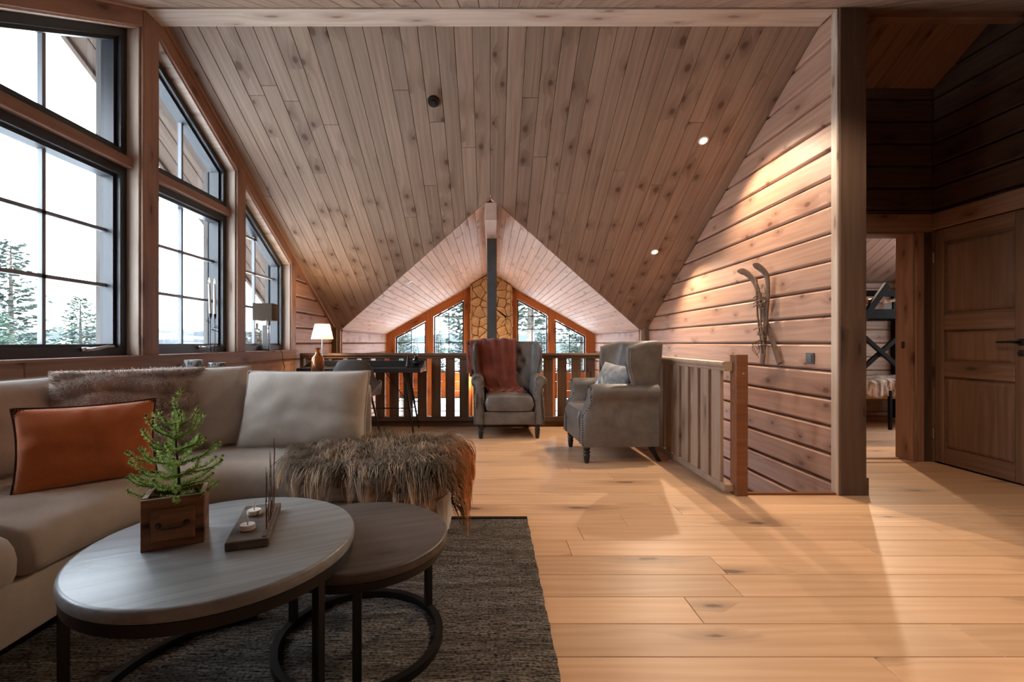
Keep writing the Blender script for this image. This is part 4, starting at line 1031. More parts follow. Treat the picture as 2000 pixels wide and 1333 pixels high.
for x, y, r, h, lb in ((-2.14, 3.28, .058, .135, 'larger glass candle holder printed with dark spruces'), (-2.00, 3.33, .056, .112, 'lower glass candle holder printed with spruces, on the right of the pair')):
    t = thing('candle_holder', lb, 'candle holder', (x, y, .7822), 0, 'forest print candle glasses on the console')
    Geo().lathe([(.001, .004), (r*.9, 0), (r, .006), (r, h), (r-.004, h+.001), (r-.006, h-.004), (r-.006, .01), (.001, .01)], 36).obj('glass_cup', M_FOR, t, smooth=True, angle=50)
# ------------------------------------------------------------------ wing armchairs
def leather(name, c):
    t = NT(name); co = t.n('TexCoord').outputs['Object']
    n1 = t.n('TexNoise', None, Vector=co, Scale=7., Detail=6, Roughness=.65).outputs['Fac']; n2 = t.n('TexNoise', None, Vector=co, Scale=160., Detail=3).outputs['Fac']
    col = t.mix(t.rng(n1, .3, .7, 0, 1), lin([x*.82 for x in c]), lin([min(255, x*1.14) for x in c]))
    t.bsdf(Base_Color=col, Roughness=t.rng(n1, .3, .7, .42, .58), Normal=t.bump(n2, .15, .002), **{'Specular IOR Level': .45}); return t.m
M_LEATH = leather('grey_leather', (99, 92, 87))
M_NAIL = plain('bronze_nails', (84, 70, 56), .35, metal=.9)
def armchair(label, loc, rz):
    c = thing('wing_armchair', label, 'armchair', loc, rz, 'grey wingback armchairs by the railing')
    g = Geo(); g.box((0, -.02, .225), (.60, .66, .145), .02, 3); g.obj('seat_base', M_LEATH, c, smooth=True)
    # seat cushion
    def SP_(u, v, top):
        a, b = 2*u-1, 2*v-1; e = (1-abs(a)**9)*(1-abs(b)**9); fx = 1-.03*(1-e)
        return (a*.275*fx, -.09+b*.29*fx-(.012*(1-a*a) if b < -.5 else 0), (.385+.085*e**.4+.012*(1-a*a)*(1-b*b)) if top else (.385-.09*e**.2))
    g = Geo(); g.grid(lambda u, v: SP_(u, v, True), 24, 24); g.grid(lambda u, v: SP_(u, v, False), 24, 24, flip=True); o = g.obj('seat_cushion', M_LEATH, c, smooth=True); weld(o)
    # arms
    for s in (-1, 1):
        cs = [(.383, .152), (.388, .30), (.380, .45), (.372, .53)]
        cc = (.345, .615); r = .072
        cs += [(cc[0]+r*math.cos(a), cc[1]+r*math.sin(a)) for a in np.linspace(-.75, pi+.35, 13)]
        cs += [(.272, .53), (.268, .42), (.268, .30), (.270, .152)]
        def yf(z): return -.355 if z < .40 else (-.355+.075*(.5-.5*math.cos(min(1, (z-.40)/.14)*pi)) if z < .54 else -.28-.015*math.sin(min(1, (z-.54)/.14)*pi))
        ccx = sum(p[0] for p in cs)/len(cs); ccz = sum(p[1] for p in cs)/len(cs)
        rings = []
        for t, ins in ((0, .022), (.0, .008), (.03, 0), (.25, 0), (.55, 0), (.8, 0), (1.0, 0)):
            ring = []
            for i, (x, z) in enumerate(cs):
                px, pz = V(cs[i-1]), V(cs[(i+1) % len(cs)]); tg = (pz-px).normalized(); nx, nz = -tg.y, tg.x
                x2, z2 = x+nx*ins, z+nz*ins; y0 = yf(z)+(0 if ins > .01 else .006); y1 = .30
                ring.append((s*x2, (y0*(1-t)+y1*t)-.004*(ins > .01), z2))
            rings.append(ring)
        g = Geo(); g.loft(rings); o = g.obj('armrest', M_LEATH, c, smooth=True, angle=55)
        # nails: front panel edge and under the roll
        g = Geo(); pts = []
        for x_ in (.378, .280):
            z = .17
            while z < .55: pts.append((x_-(.004 if x_ > .3 else 0), yf(z)-.004, z)); z += .021
        pts += [(cc[0]+.056*math.cos(a), -.293, cc[1]+.056*math.sin(a)) for a in np.linspace(-.9, pi+.6, 14)]
        for x, y, z in pts: g.sphere((s*x, y, z), .0065, 6, 4)
        y = -.26
        while y < .24: g.sphere((s*.377, y, .548), .0062, 6, 4); y += .022
        no = g.obj('nail_trim', M_NAIL, c, smooth=True); no['kind'] = 'stuff'
    # back with wings
    z0, z1 = .30, 1.03
    def halfw(t): return .315+.05*min(1, max(0, (t-.35)/.5))**.8
    def wing(t): return .05+.15*(.5-.5*math.cos(pi*min(1, max(0, (t-.30)/.62))))
    BT = [(x, z) for z in (.93, .70) for x in (-.14, 0, .14)]+[(x, .815) for x in (-.21, -.07, .07, .21)]+[(x, .60) for x in (-.07, .07)]
    def inner(s, t):
        ph = abs(s); sg = 1 if s >= 0 else -1
        w = halfw(t); top = z1-.05*max(0, (ph-.72)/.28)**2.2
        z = z0+(top-z0)*t
        if ph < .55: x = w*.82*ph/.55; f = 0.
        else:
            q = (ph-.55)/.45; x = w*(.82+.18*math.sin(q*pi/2)); f = (1-math.cos(q*pi/2))
        ybk = .155+.075*t
        y = ybk-.02*(1-(ph)**2)*0-wing(t)*f-.035*math.sin(t*pi)*(1-f)
        if f < .25:
            dd = 0
            for bx, bz in BT: d2 = (sg*x-bx)**2+(z-bz)**2; dd += .034*math.exp(-d2/.0012)+.012*math.exp(-d2/.006)
            for bx, bz in BT:
                for ex, ez in BT:
                    if abs(bx-ex) < .1 and 0 < abs(bz-ez) < .13:
                        a, b, p = V((bx, bz)), V((ex, ez)), V((sg*x, z)); k = max(0, min(1, (p-a).dot(b-a)/(b-a).length_squared)); d2 = (p-a-(b-a)*k).length_squared; dd += .010*math.exp(-d2/.00016)
            y += dd*(1-f/.25)
        return V((sg*x, y, z))
    def outer(s, t):
        ph = abs(s); sg = 1 if s >= 0 else -1; w = halfw(t)+.035; top = z1+.012-.05*max(0, (ph-.72)/.28)**2.2; z = .155+(top-.155)*t
        if ph < .6: x = w*.86*ph/.6; f = 0
        else: q = (ph-.6)/.4; x = w*(.86+.14*math.sin(q*pi/2)); f = 1-math.cos(q*pi/2)
        return V((sg*x, .285+.065*t-(wing(t)+.11)*f, z))
    NU_, NT_ = 57, 34; inn = [[inner(-1+2*i/(NU_-1), j/(NT_-1)) for j in range(NT_)] for i in range(NU_)]; out = [[outer(-1+2*i/(NU_-1), j/(NT_-1)) for j in range(NT_)] for i in range(NU_)]
    g = Geo(); vs = []; 
    rows = []
    for i in range(NU_):
        I, O = inn[i], out[i]; top_i, top_o = I[-1], O[-1]; mid = (top_i+top_o)/2
        rim = [top_i.lerp(top_o, .12)+V((0, 0, .012)), top_i.lerp(top_o, .4)+V((0, 0, .022)), top_i.lerp(top_o, .75)+V((0, 0, .016))]
        rows.append(I+rim+O[::-1])
    def fat(r, off):
        return [p+V((off[0], off[1], 0)) for p in r]
    # rounded wing edges: an extra closing row on each side
    def closing(r, sgn):
        n = len(r); m = []
        for k in range(n):
            q = r[n-1-k]; m.append(r[k].lerp(q, .5)+(r[k]-r[k].lerp(q, .5))*.55+V((0, -.016, 0)))
        return m
    rows = [closing(rows[0], -1)]+rows+[closing(rows[-1], 1)]
    g.loft(rows); g.obj('backrest', M_LEATH, c, smooth=True, angle=80)
    for bx, bz in BT:
        best = min((p for r in inn for p in r), key=lambda p: (p.x-bx)**2+(p.z-bz)**2)
        Geo().sphere((bx, best.y-.004, bz), .013, 10, 6, (1, .6, 1)).obj('button', M_LEATH, c, smooth=True)
    for s in (-1, 1):
        i = 0 if s < 0 else NU_-1
        g = Geo(); g.tube([p+V((s*.012, .012, 0)) for p in [out[i][j].lerp(inn[i][j], .25) for j in range(8, NT_)]], .006, 6); g.obj('piping', M_LEATH, c, smooth=True)
        prof = [(.016, 0), (.022, .012), (.026, .055), (.029, .072), (.022, .080), (.030, .092), (.030, .102), (.022, .110), (.031, .124), (.030, .140), (.026, .158)]
        Geo().lathe(prof, 18).obj('front_leg', M_BLACKW, c, Matrix.Translation((s*.307, -.305, 0)), smooth=True, angle=60)
        g = Geo(); g.loft([[(s*(.27+dx*.5*k), .27+yy+dy*.5*k, z) for dx, dy in ((-1, -1), (1, -1), (1, 1), (-1, 1))] for z, yy, k in ((0, .075, .034), (.05, .045, .038), (.10, .018, .044), (.17, 0, .05))]); g.obj('rear_leg', M_BLACKW, c, smooth=True, angle=40)
    return c
A1 = (.195, 5.25, 0); A2 = (1.12, 4.255, 0)
armchair('grey leather wing armchair facing the camera under a rust throw', A1, math.radians(1.5))
armchair('grey leather wing armchair seen side on, holding a patterned cushion', A2, math.radians(-87))
# rust throw
M_THROW = fabric('rust_throw', (112, 52, 37), var=.14, bs=220., bst=.5, nscale=9.)
thr = thing('throw_blanket', 'rust red fringed throw hanging over the front facing armchair', 'blanket', A1, math.radians(1.5))
PATH = [(.375, .62), (.385, .82), (.382, 1.0), (.345, 1.070), (.29, 1.078), (.225, 1.055), (.175, .95), (.150, .82), (.128, .68), (.105, .56), (.07, .50), (.0, .493), (-.07, .494)]
PC = catmull([(0, y, z) for y, z in PATH], 61)
def throwP(u, v):
    p = PC[int(round(v*60))]; t = v
    xl = -.44+.06*math.sin(t*5)*.3; xr = .115
    fall = min(1, max(0, (t-.42)/.5)); xl2 = xl*(1-fall)+(-.215)*fall; xr2 = xr+.10*max(0, (t-.72)/.28)
    x = xl2+(xr2-xl2)*u
    w = mnoise.noise(V((u*4.2, v*1.3, 4))); fold = .012*math.sin(u*26+2.2*w+v*2)+.012*w
    y, z = p.y, p.z
    tg = (PC[min(60, int(round(v*60))+1)]-PC[max(0, int(round(v*60))-1)]).normalized(); n = V((0, -tg.z, tg.y)); n = n if (n.z > 0 or n.y < 0) else -n
    amp = 1.0 if .35 < v < .85 else .6
    q = V((x, y, z))+n*(max(-.004, fold*amp)+.012)
    side = max(0, (-.30-x)/.14)          # bunched over the left wing
    if side > 0 and v > .30:
        q.y -= .05*side*min(1, (v-.30)/.2); q.z -= .035*side*side+ .05*side*max(0, v-.42); q.y -= .05*math.sin(side*3+v*18)*.3
        q.x -= .02*side
    if v > .80: q.z += .012*abs(math.sin(u*17+1))+.008*mnoise.noise(V((u*8, v*8, 1)))
    return q
g = Geo(); g.grid(throwP, 64, 61); to = g.obj('throw_cloth', M_THROW, thr, smooth=True); so = to.modifiers.new('thick', 'SOLIDIFY'); so.thickness = .007
# hanging corner outside the left wing
def cornerP(u, v):
    x = -.40-.065*math.sin(u*pi*.9)-.02*u+.035*v*(1-u); y = .16+.16*u-.03*v; z = 1.04-.30*v-.03*math.sin(u*5)-.10*v*u
    f = .014*math.sin(u*16+v*3)
    return V((x+f*.8, y-f, z))
g = Geo(); g.grid(cornerP, 30, 26); co2 = g.obj('throw_corner', M_THROW, thr, smooth=True); so = co2.modifiers.new('thick', 'SOLIDIFY'); so.thickness = .008
g = Geo(); rf = random.Random(4)
for k in range(46):
    u = k/45; p = throwP(u, 1.0); d = V((rf.uniform(-.012, .012), -.028+rf.uniform(-.008, .008), -.012))
    if u < .1: d = V((-.0, -.03, -.02))
    g.tube([p, p+d*.6+V((0, 0, .004)), p+d*1.3], [.004, .0035, .0018], 5)
fo = g.obj('fringe', M_THROW, thr); fo['kind'] = 'stuff'
# printed cushion on the second chair: grey plush with pale blossoms
def print_mat():
    t = NT('printed_plush'); co = t.n('TexCoord').outputs['Object']; sp = t.n('SeparateXYZ', None, i0=co)
    n = t.n('TexNoise', None, Vector=co, Scale=26., Detail=4).outputs['Fac']; n3 = t.n('TexNoise', None, Vector=co, Scale=240., Detail=2).outputs['Fac']
    base = t.mix(t.rng(n, .3, .7, 0, 1), lin((98, 98, 98)), lin((140, 138, 136)))
    def petal(cx_, cz_, rx, rz, ang):
        x = t.math('SUBTRACT', sp.outputs[0], cx_); z = t.math('SUBTRACT', sp.outputs[2], cz_); ca, sa = math.cos(ang), math.sin(ang)
        a = t.math('DIVIDE', t.math('ADD', t.math('MULTIPLY', x, ca), t.math('MULTIPLY', z, sa)), rx); b = t.math('DIVIDE', t.math('SUBTRACT', t.math('MULTIPLY', z, ca), t.math('MULTIPLY', x, sa)), rz)
        return t.math('LESS_THAN', t.math('ADD', t.math('MULTIPLY', a, a), t.math('MULTIPLY', b, b)), 1.)
    c = base
    for (fx, fz, s) in ((-.11, .13, 1.), (-.03, .09, .8), (-.15, .07, .7)):
        for k in range(5):
            an = k*2*pi/5+.3; c = t.mix(petal(fx+.028*s*math.cos(an), fz+.028*s*math.sin(an), .027*s, .015*s, an), c, lin((226, 222, 216)))
        c = t.mix(petal(fx, fz, .008, .008, 0), c, lin((170, 52, 44)))
    for (fx, fz, an) in ((.02, .15, 1.0), (.07, .10, .7), (-.05, .19, 2.2), (.10, .16, 1.2)): c = t.mix(petal(fx, fz, .045, .008, an), c, lin((178, 172, 162)))
    for (fx, fz, an) in ((.05, .08, 1.1), (.0, .05, .5), (-.08, .18, 1.9)): c = t.mix(petal(fx, fz, .06, .0025, an), c, lin((66, 40, 36)))
    t.bsdf(Base_Color=c, Roughness=.85, Normal=t.bump(n3, .4, .004), **{'Sheen Weight': .4, 'Specular IOR Level': .2}); return t.m
cushion('throw_cushion', 'grey plush cushion with pale printed blossoms on the side on armchair', (1.05, 4.22, .475), .42, .40, .16, math.radians(-62), .42, print_mat(), seed=12, pinch=.06, roll=.1)

# ------------------------------------------------------------------ desk, chair and what stands on it
dk = thing('desk', 'black writing desk with raised rear rim against the loft railing', 'desk', (-1.49, 5.355, 0))
g = Geo(); g.box((0, 0, .727), (1.40, .45, .05), .003); g.obj('desktop', M_BLACKW, dk)
Geo().box((0, .217, .785), (1.40, .014, .072), .002).obj('rear_rim', M_BLACKW, dk)
for s in (-1, 1):
    g = Geo(); M = frameM((s*.693, 0, .752), (0, 1, 0), Z3); g.prism([(-.20, 0), (.21, 0), (.21, .068), (.13, .068), (-.02, .012)], -.006, .006, M); g.obj('side_rim', M_BLACKW, dk)
    Geo().box((s*.701, -.1, .727), (.003, .25, .044)).obj('edge_strip', M_SOFAW, dk)
    for y0, y1 in ((-.15, -.185), (.15, .21)):
        g = Geo(); g.tube([(s*.50, y0, .705), (s*.615, y1, 0)], [.016, .010], 10); g.obj('leg', M_BLACK, dk, smooth=True)
    g = Geo(); g.tube([(s*.572, -.170, .27), (s*.572, .186, .27)], .007, 8); g.obj('side_stretcher', M_BLACK, dk)
    g = Geo(); g.tube([(s*.57, .0, .27), (s*.25, .0, .70)], .005, 8) if s > 0 else g.tube([(s*.57, .0, .27), (s*.25, 0, .70)], .005, 8); g.obj('brace', M_BLACK, dk)
Geo().tube([(-.57, 0, .27), (.57, 0, .27)], .007, 8).obj('stretcher', M_BLACK, dk)
M_SHELL = fabric('grey_shell_fabric', (88, 86, 84), var=.12)
ch = thing('desk_chair', 'grey shell chair with curved arms pulled up to the black desk', 'chair', (-1.455, 4.98, 0), math.radians(3))
def shellP(s, t, off=0.):
    # s across -1..1, t 0 (front of seat) .. 1 (top of the back)
    if t < .5: q = t/.5; y = .25-.40*q; z = .455-.02*math.sin(q*pi)+.0*q; x = (.20+.02*q)*s
    else: q = (t-.5)/.5; y = -.15-.10*math.sin(q*pi/2)-.02*q; z = .455+.41*q**1.1; x = (.225-.035*q)*s
    arm = abs(s)**3*(.19*math.exp(-((t-.42)/.24)**2)); out_ = abs(s)**3*.05*math.exp(-((t-.42)/.26)**2)
    wr = abs(s)**2.5*(.08 if t > .5 else 0)*math.sin(min(1, (t-.5)/.3)*pi/2 if t > .5 else 0)
    if t > .85: x *= 1-.16*((t-.85)/.15)**2; 
    return V((x+out_*(1 if s > 0 else -1), y+wr, z+arm-(.05*abs(s)**4 if t > .9 else 0)))
g = Geo(); g.grid(lambda u, v: shellP(2*u-1, v), 33, 41); so_ = g.obj('seat_shell', M_SHELL, ch, smooth=True); md = so_.modifiers.new('thick', 'SOLIDIFY'); md.thickness = .026; md.offset = 0
for sx in (-1, 1):
    for sy, yy in ((1, .2), (-1, -.18)):
        g = Geo(); g.tube([(sx*.13, sy*.10, .435), (sx*.20, yy+.03*sy, 0)], [.014, .009], 10); g.obj('leg', M_BLACK, ch, smooth=True)
# table lamp on the desk
def shade_mat(name, c, tr=.5):
    t = NT(name); n = t.n('TexNoise', None, Vector=t.n('TexCoord').outputs['Object'], Scale=200., Detail=2).outputs['Fac']; col = t.mix(t.rng(n, .3, .7, 0, .12), lin(c), lin([x*.75 for x in c]))
    d = t.n('BsdfDiffuse', None, Color=col); tl = t.n('BsdfTranslucent', None, Color=col); ms = t.n('MixShader', None, i0=tr, i1=d.outputs[0], i2=tl.outputs[0]); t.t.links.new(ms.outputs[0], t.out.inputs[0]); return t.m
tl = thing('table_lamp', 'lit table lamp with white tapered shade on the black desk', 'lamp', (-1.97, 5.33, .7535))
Geo().lathe([(.001, .0), (.055, 0), (.057, .006), (.05, .012), (.012, .016), (.008, .03), (.007, .36), (.010, .362)], 24).obj('lamp_base', M_CHROME, tl, smooth=True, angle=50)
g = Geo(); g.lathe([(.125, .330), (.082, .505)], 32); g.f = g.f[:-2]; sh = g.obj('lamp_shade', shade_mat('white_shade', (246, 238, 224), .2), tl, smooth=True)
Geo().sphere((0, 0, .40), .025, 12, 8).obj('bulb', M_BULB2, tl, smooth=True)
lamp('table_lamp_light', 'POINT', (-1.97, 5.33, .7535+.44), 15, (1, .68, .40), shadow_soft_size=.04)
# little carved tree and oil lamp
ot = thing('tree_ornament', 'small black spruce tree ornament on the desk beside the oil lamp', 'ornament', (-.955, 5.27, .7525))
Geo().lathe([(.012, 0), (.012, .02), (.034, .02), (.022, .05), (.028, .05), (.016, .082), (.021, .082), (.010, .112), (.014, .112), (.001, .15)], 14).obj('tree_figure', M_BLACK, ot, smooth=True, angle=35)
ol = thing('oil_lamp', 'black oil lamp with clear glass chimney at the desk end', 'lamp', (-.872, 5.33, .7525))
Geo().lathe([(.062, 0), (.066, .004), (.05, .010), (.02, .018), (.028, .03), (.056, .05), (.056, .066), (.03, .09), (.016, .10), (.022, .112), (.026, .118), (.02, .135)], 24).obj('oil_reservoir', M_BLACK, ol, smooth=True, angle=50)
g = Geo(); g.tube([(.05, 0, .03), (.09, 0, .05), (.085, 0, .085), (.05, 0, .075)], .006, 8); g.obj('carry_handle', M_BLACK, ol, smooth=True)
g = Geo(); g.lathe([(.022, .125), (.030, .16), (.034, .19), (.026, .225), (.018, .26), (.016, .33), (.018, .345)], 24); g.f = g.f[:-2]; g.obj('glass_chimney', thin_glass('lamp_glass', (.92, .95, .95), .16), ol, smooth=True)

# ------------------------------------------------------------------ on the window sills
ca_ = thing('candlestick', 'twig shaped black candlestick with two burning taper candles on the sill', 'candlestick', (-2.40, 3.93, SILL+.001))
M_TAPER = plain('pale_taper_wax', (206, 200, 192), .5)
g = Geo(); g.lathe([(.045, 0), (.045, .004), (.03, .007)], 20); g.obj('foot_plate', M_BLACK, ca_, smooth=True)
for y, zt in ((-.035, .30), (.035, .30)):
    g = Geo(); g.tube([(0, y*.6, .004), (0, y, .1), (0, y*.9, zt)], .0035, 8); g.lathe([(.006, zt-.01), (.012, zt+.012), (.013, zt+.035)], 12, (0, y*.9, 0)); g.obj('candle_stem', M_BLACK, ca_, smooth=True)
g = Geo(); rt = random.Random(2)
for k in range(16):
    y = rt.choice((-.035, .035)); z = rt.uniform(.17, .26); a = rt.uniform(0, 2*pi); p = V((0, y*.9, z)); e = p+V((math.cos(a)*.03, math.sin(a)*.045, rt.uniform(-.02, .03)))
    g.tube([p, p.lerp(e, .5)+V((0, 0, .006)), e], [.003, .0025, .0015], 5); g.tube([p.lerp(e, .6), p.lerp(e, .9)+V((.004, .008, .014))], [.002, .001], 4)
g.obj('twigs', M_BLACK, ca_, smooth=True)
M_FLAME = plain('flame', (255, 190, 90), .5, emit=(255, 190, 100), estr=14.)
for y, tilt in ((-.0315, -.06), (.0315, -.02)):
    g = Geo(); g.lathe([(.0105, 0), (.0105, .01), (.0095, .26), (.006, .266)], 14); tc = g.obj('taper_candle', M_TAPER, ca_, Matrix.Translation((0, y, .325)) @ Matrix.Rotation(-tilt, 4, 'X'), smooth=True, angle=50)
    Geo().tube([(0, 0, .264), (0, 0, .276)], .001, 5).obj('wick', M_BLACK, tc)
    Geo().lathe([(.001, .272), (.006, .28), (.0055, .29), (.0025, .306), (.0003, .316)], 10).obj('flame', M_FLAME, tc, smooth=True)
sl = thing('table_lamp', 'lamp with square taupe shade and clear block base on the end sill', 'lamp', (-2.43, 4.93, SILL+.001), math.radians(8))
Geo().box((0, 0, .008), (.11, .13, .016), .002).obj('lamp_base', M_BLACK, sl)
for s in (-1, 1): Geo().box((0, s*.042, .145), (.05, .018, .26), .003).obj('crystal_column', plain('smoked_crystal', (120, 116, 112), .1, spec=.8), sl)
Geo().box((0, 0, .145), (.035, .05, .255), .002).obj('glass_core', thin_glass('clear_block', (.9, .92, .92), .12), sl)
Geo().tube([(0, 0, .272), (0, 0, .36)], .006, 8).obj('lamp_stem', M_CHROME, sl)
g = Geo(); q = [(-.095, -.115), (.095, -.115), (.095, .115), (-.095, .115)]
g.loft([[(x, y, z) for x, y in q] for z in (.325, .505)], cap=False); o = g.obj('lamp_shade', shade_mat('taupe_shade', (92, 80, 70), .3), sl); md = o.modifiers.new('t', 'SOLIDIFY'); md.thickness = .003
lamp('sill_lamp_light', 'POINT', (-2.43, 4.93, SILL+.42), 1.6, (1, .68, .4), shadow_soft_size=.03)
g = Geo(); g.tube(catmull([(-2.40, 5.0, SILL+.006), (-2.352, 5.06, SILL+.008), (-2.335, 5.10, SILL-.03), (-2.34, 5.13, .84), (-2.335, 5.16, .76), (-2.335, 5.12, .70), (-2.335, 5.1, .5)], 40), .0035, 6)
tag(g.obj('lamp_cord', M_BLACK, smooth=True), 'thin dark cord dangling from the square lamp down the log wall', 'cord')

# ------------------------------------------------------------------ crossed old skis and light switch on the log wall
M_SKI = wood('old_ski_wood', (120, 92, 72), (88, 64, 50), knot=(50, 34, 26), rough=.6, kn=.1, bump=.25, gs=60)
M_CORD = plain('old_leather_cord', (96, 72, 50), .8)
sk2 = thing('wall_skis', 'pair of old wooden skis with poles, crossed and tied on the log wall', 'skis', (0, 0, 0))
XW = XR-.012
def ski(pts, w):
    C = catmull(pts, 26); rings = []
    for i, p in enumerate(C):
        t = (C[min(i+1, 25)]-C[max(i-1, 0)]).normalized(); n = V((-1, 0, 0)); sd = t.cross(n).normalized(); nn = sd.cross(t)
        f = i/25; ww = w*(.25+.75*min(1, f/.10)) if f < .1 else w*(1-.15*math.sin((f-.1)/.9*pi)); th = .008 if f < .2 else .013
        rings.append([p+sd*a*ww/2+nn*b*th for a, b in ((-1, -.5), (1, -.5), (1, .3), (.6, .5), (-.6, .5), (-1, .3))])
    g = Geo(); g.loft(rings); return g.obj('ski', M_SKI, sk2, smooth=True, angle=35)
ski([(XW-.10, 4.18, 1.70), (XW-.075, 4.10, 1.675), (XW-.045, 4.03, 1.60), (XW-.03, 3.985, 1.50), (XW-.025, 3.93, 1.33), (XW-.02, 3.80, 1.07), (XW-.018, 3.70, .87)], .058)
ski([(XW-.11, 3.915, 1.715), (XW-.085, 3.865, 1.68), (XW-.055, 3.82, 1.61), (XW-.045, 3.815, 1.50), (XW-.04, 3.84, 1.32), (XW-.035, 3.88, 1.08), (XW-.03, 3.92, .86)], .058)
for y0, z0, y1, z1 in ((3.96, 1.60, 3.87, .95), (3.90, 1.47, 3.83, .93)):
    g = Geo(); g.tube([(XW-.055, y0, z0), (XW-.065, (y0+y1)/2+.01, (z0+z1)/2), (XW-.055, y1, z1)], [.010, .008, .006], 8)
    pl = g.obj('ski_pole', M_SKI, sk2, smooth=True)
    c = V((XW-.06, y1+(y0-y1)*.16, z1+(z0-z1)*.16)); g = Geo()
    g.tube([c+V((math.cos(a)*.03, math.sin(a)*.045, .01*math.sin(a*2))) for a in np.linspace(0, 2*pi, 18)], .004, 6, cap=False); g.tube([c+V((-.03, -.04, 0)), c+V((.03, .04, 0))], .003, 5); g.tube([c+V((.03, -.04, 0)), c+V((-.03, .04, 0))], .003, 5)
    g.obj('pole_basket', M_CORD, pl, smooth=True)
for z, y in ((1.36, 3.90), (1.12, 3.90)):
    g = Geo(); g.box((XW-.05, y, z), (.03, .07, .035), .006); g.box((XW-.05, y-.03, z-.03), (.028, .05, .02), .004); g.obj('ski_binding', M_CORD, sk2)
g = Geo(); rt = random.Random(8)
for z in (1.43, 1.38, 1.35, 1.15): 
    g.tube([(XW-.075, 3.97, z), (XW-.085, 3.91, z+.015), (XW-.065, 3.82, z+.03)], .004, 5)
for k in range(7):
    y, z = 3.90+rt.uniform(-.05, .06), rt.choice((1.0, 1.02, 1.37, 1.5)); a = rt.uniform(0, 6)
    g.tube(catmull([(XW-.07, y, z), (XW-.09, y+.05*math.cos(a), z+.03), (XW-.08, y+.07*math.cos(a+.8), z-.04), (XW-.07, y+.03*math.cos(a+2), z-.09)], 12), .0025, 5)
g.obj('lashing_cord', M_CORD, sk2, smooth=True)['kind'] = 'stuff'
sw = thing('light_switch', 'dark grey square light switch on the log wall', 'switch', (XR-.001, 3.38, .925))
Geo().box((-.006, 0, 0), (.012, .084, .084), .004).obj('switch_plate', plain('anthracite_plastic', (62, 62, 64), .4), sw)
Geo().box((-.014, 0, 0), (.008, .056, .056), .003).obj('rocker', plain('anthracite_rocker', (74, 74, 76), .4), sw)

# ------------------------------------------------------------------ bunk bed in the far room
M_BUNK = plain('black_stained_timber', (26, 24, 23), .8, var=.15, spec=.1)
bb = thing('bunk_bed', 'black bunk bed with cross brace glimpsed through the doorway', 'bunk bed', (0, 0, 0))
BX0, BX1, BY0, BY1 = 3.55, 5.65, 5.35, 6.35
def bar(name, p0, p1, w=.06, d=.045): 
    p0, p1 = V(p0), V(p1); L = (p1-p0).length; t = (p1-p0).normalized(); M = frameM(p0, t, Y3.cross(t) if abs(t.y) < .9 else X3)
    return Geo().box((L/2, 0, 0), (L, w, d), .004, M=M).obj(name, M_BUNK, bb)
for x in (BX0, BX1):
    for y in (BY0, BY1): bar('post', (x, y, 0), (x, y, 1.75), .07, .07)
for z in (1.38, 1.62): bar('side_rail', (BX0, BY0, z), (BX1, BY0, z), .11 if z < 1.5 else .07, .03)
bar('side_rail', (BX0, BY1, 1.40), (BX1, BY1, 1.40), .11, .03)
for x in (4.15, 4.75, 5.2): bar('guard_slat', (x, BY0, 1.38), (x, BY0, 1.62), .05, .02)
bar('brace', (4.15, BY0-.03, 1.30), (5.0, BY0-.03, .55), .05, .03); bar('brace', (4.15, BY0-.01, .55), (5.0, BY0-.01, 1.30), .05, .03)
bar('ladder_side', (3.98, BY0-.12, .9), (4.62, BY0-.05, 1.72), .07, .04)
Geo().box(((BX0+BX1)/2, BY0+.02, .43), (BX1-BX0, .03, .10), .004).obj('lower_rail', M_SOFAW, bb); Geo().box(((BX0+BX1)/2, BY1-.02, .43), (BX1-BX0, .03, .10), .004).obj('lower_rail', M_SOFAW, bb)
for z, nm in ((.46, 'lower_mattress'), (1.42, 'upper_mattress')): Geo().box(((BX0+BX1)/2, (BY0+BY1)/2+.02, z+.05), (BX1-BX0-.08, BY1-BY0-.08, .13), .04, 3).obj(nm, fabric('mattress_cloth', (170, 160, 148)), bb, smooth=True)
bar('lower_post', (4.68, BY0-.02, .02), (4.68, BY0-.02, .48), .03, .03)
def throw_mat():
    t = NT('striped_fur_throw'); co = t.n('TexCoord').outputs['Object']; n = t.n('TexNoise', None, Vector=t.vmul(co, (26, 5, 5)), Scale=1., Detail=4).outputs['Fac']; n2 = t.n('TexNoise', None, Vector=co, Scale=90., Detail=3).outputs['Fac']
    c = t.mix(t.rng(n, .4, .62, 0, 1), lin((104, 74, 54)), lin((214, 190, 164)))
    t.bsdf(Base_Color=c, Roughness=.95, Normal=t.bump(n2, 1., .02)); return t.m
M_BT = throw_mat()
def bedthrow(name, label, z, x0, x1, drop):
    def P(u, v):
        x = x0+(x1-x0)*u; s = v*1.1; y = BY0+.75-s if s < .78 else BY0-.03; zz = z if s < .74 else z-(s-.74)*drop
        return V((x, y-.012*math.sin(u*40+v*3), zz+.014*mnoise.noise(V((u*14, v*8, z)))+.01*math.sin(u*48+2*v)))
    g = Geo(); g.grid(P, 70, 26); o = g.obj(name, M_BT, smooth=True); md = o.modifiers.new('t', 'SOLIDIFY'); md.thickness = .03
    return tag(o, label, 'throw')
bedthrow('fur_throw', 'striped brown and cream fur throw on the lower bunk', .605, 3.7, 5.5, .55)
bedthrow('fur_throw', 'striped brown and cream fur throw on the upper bunk', 1.555, 3.7, 5.3, .12)

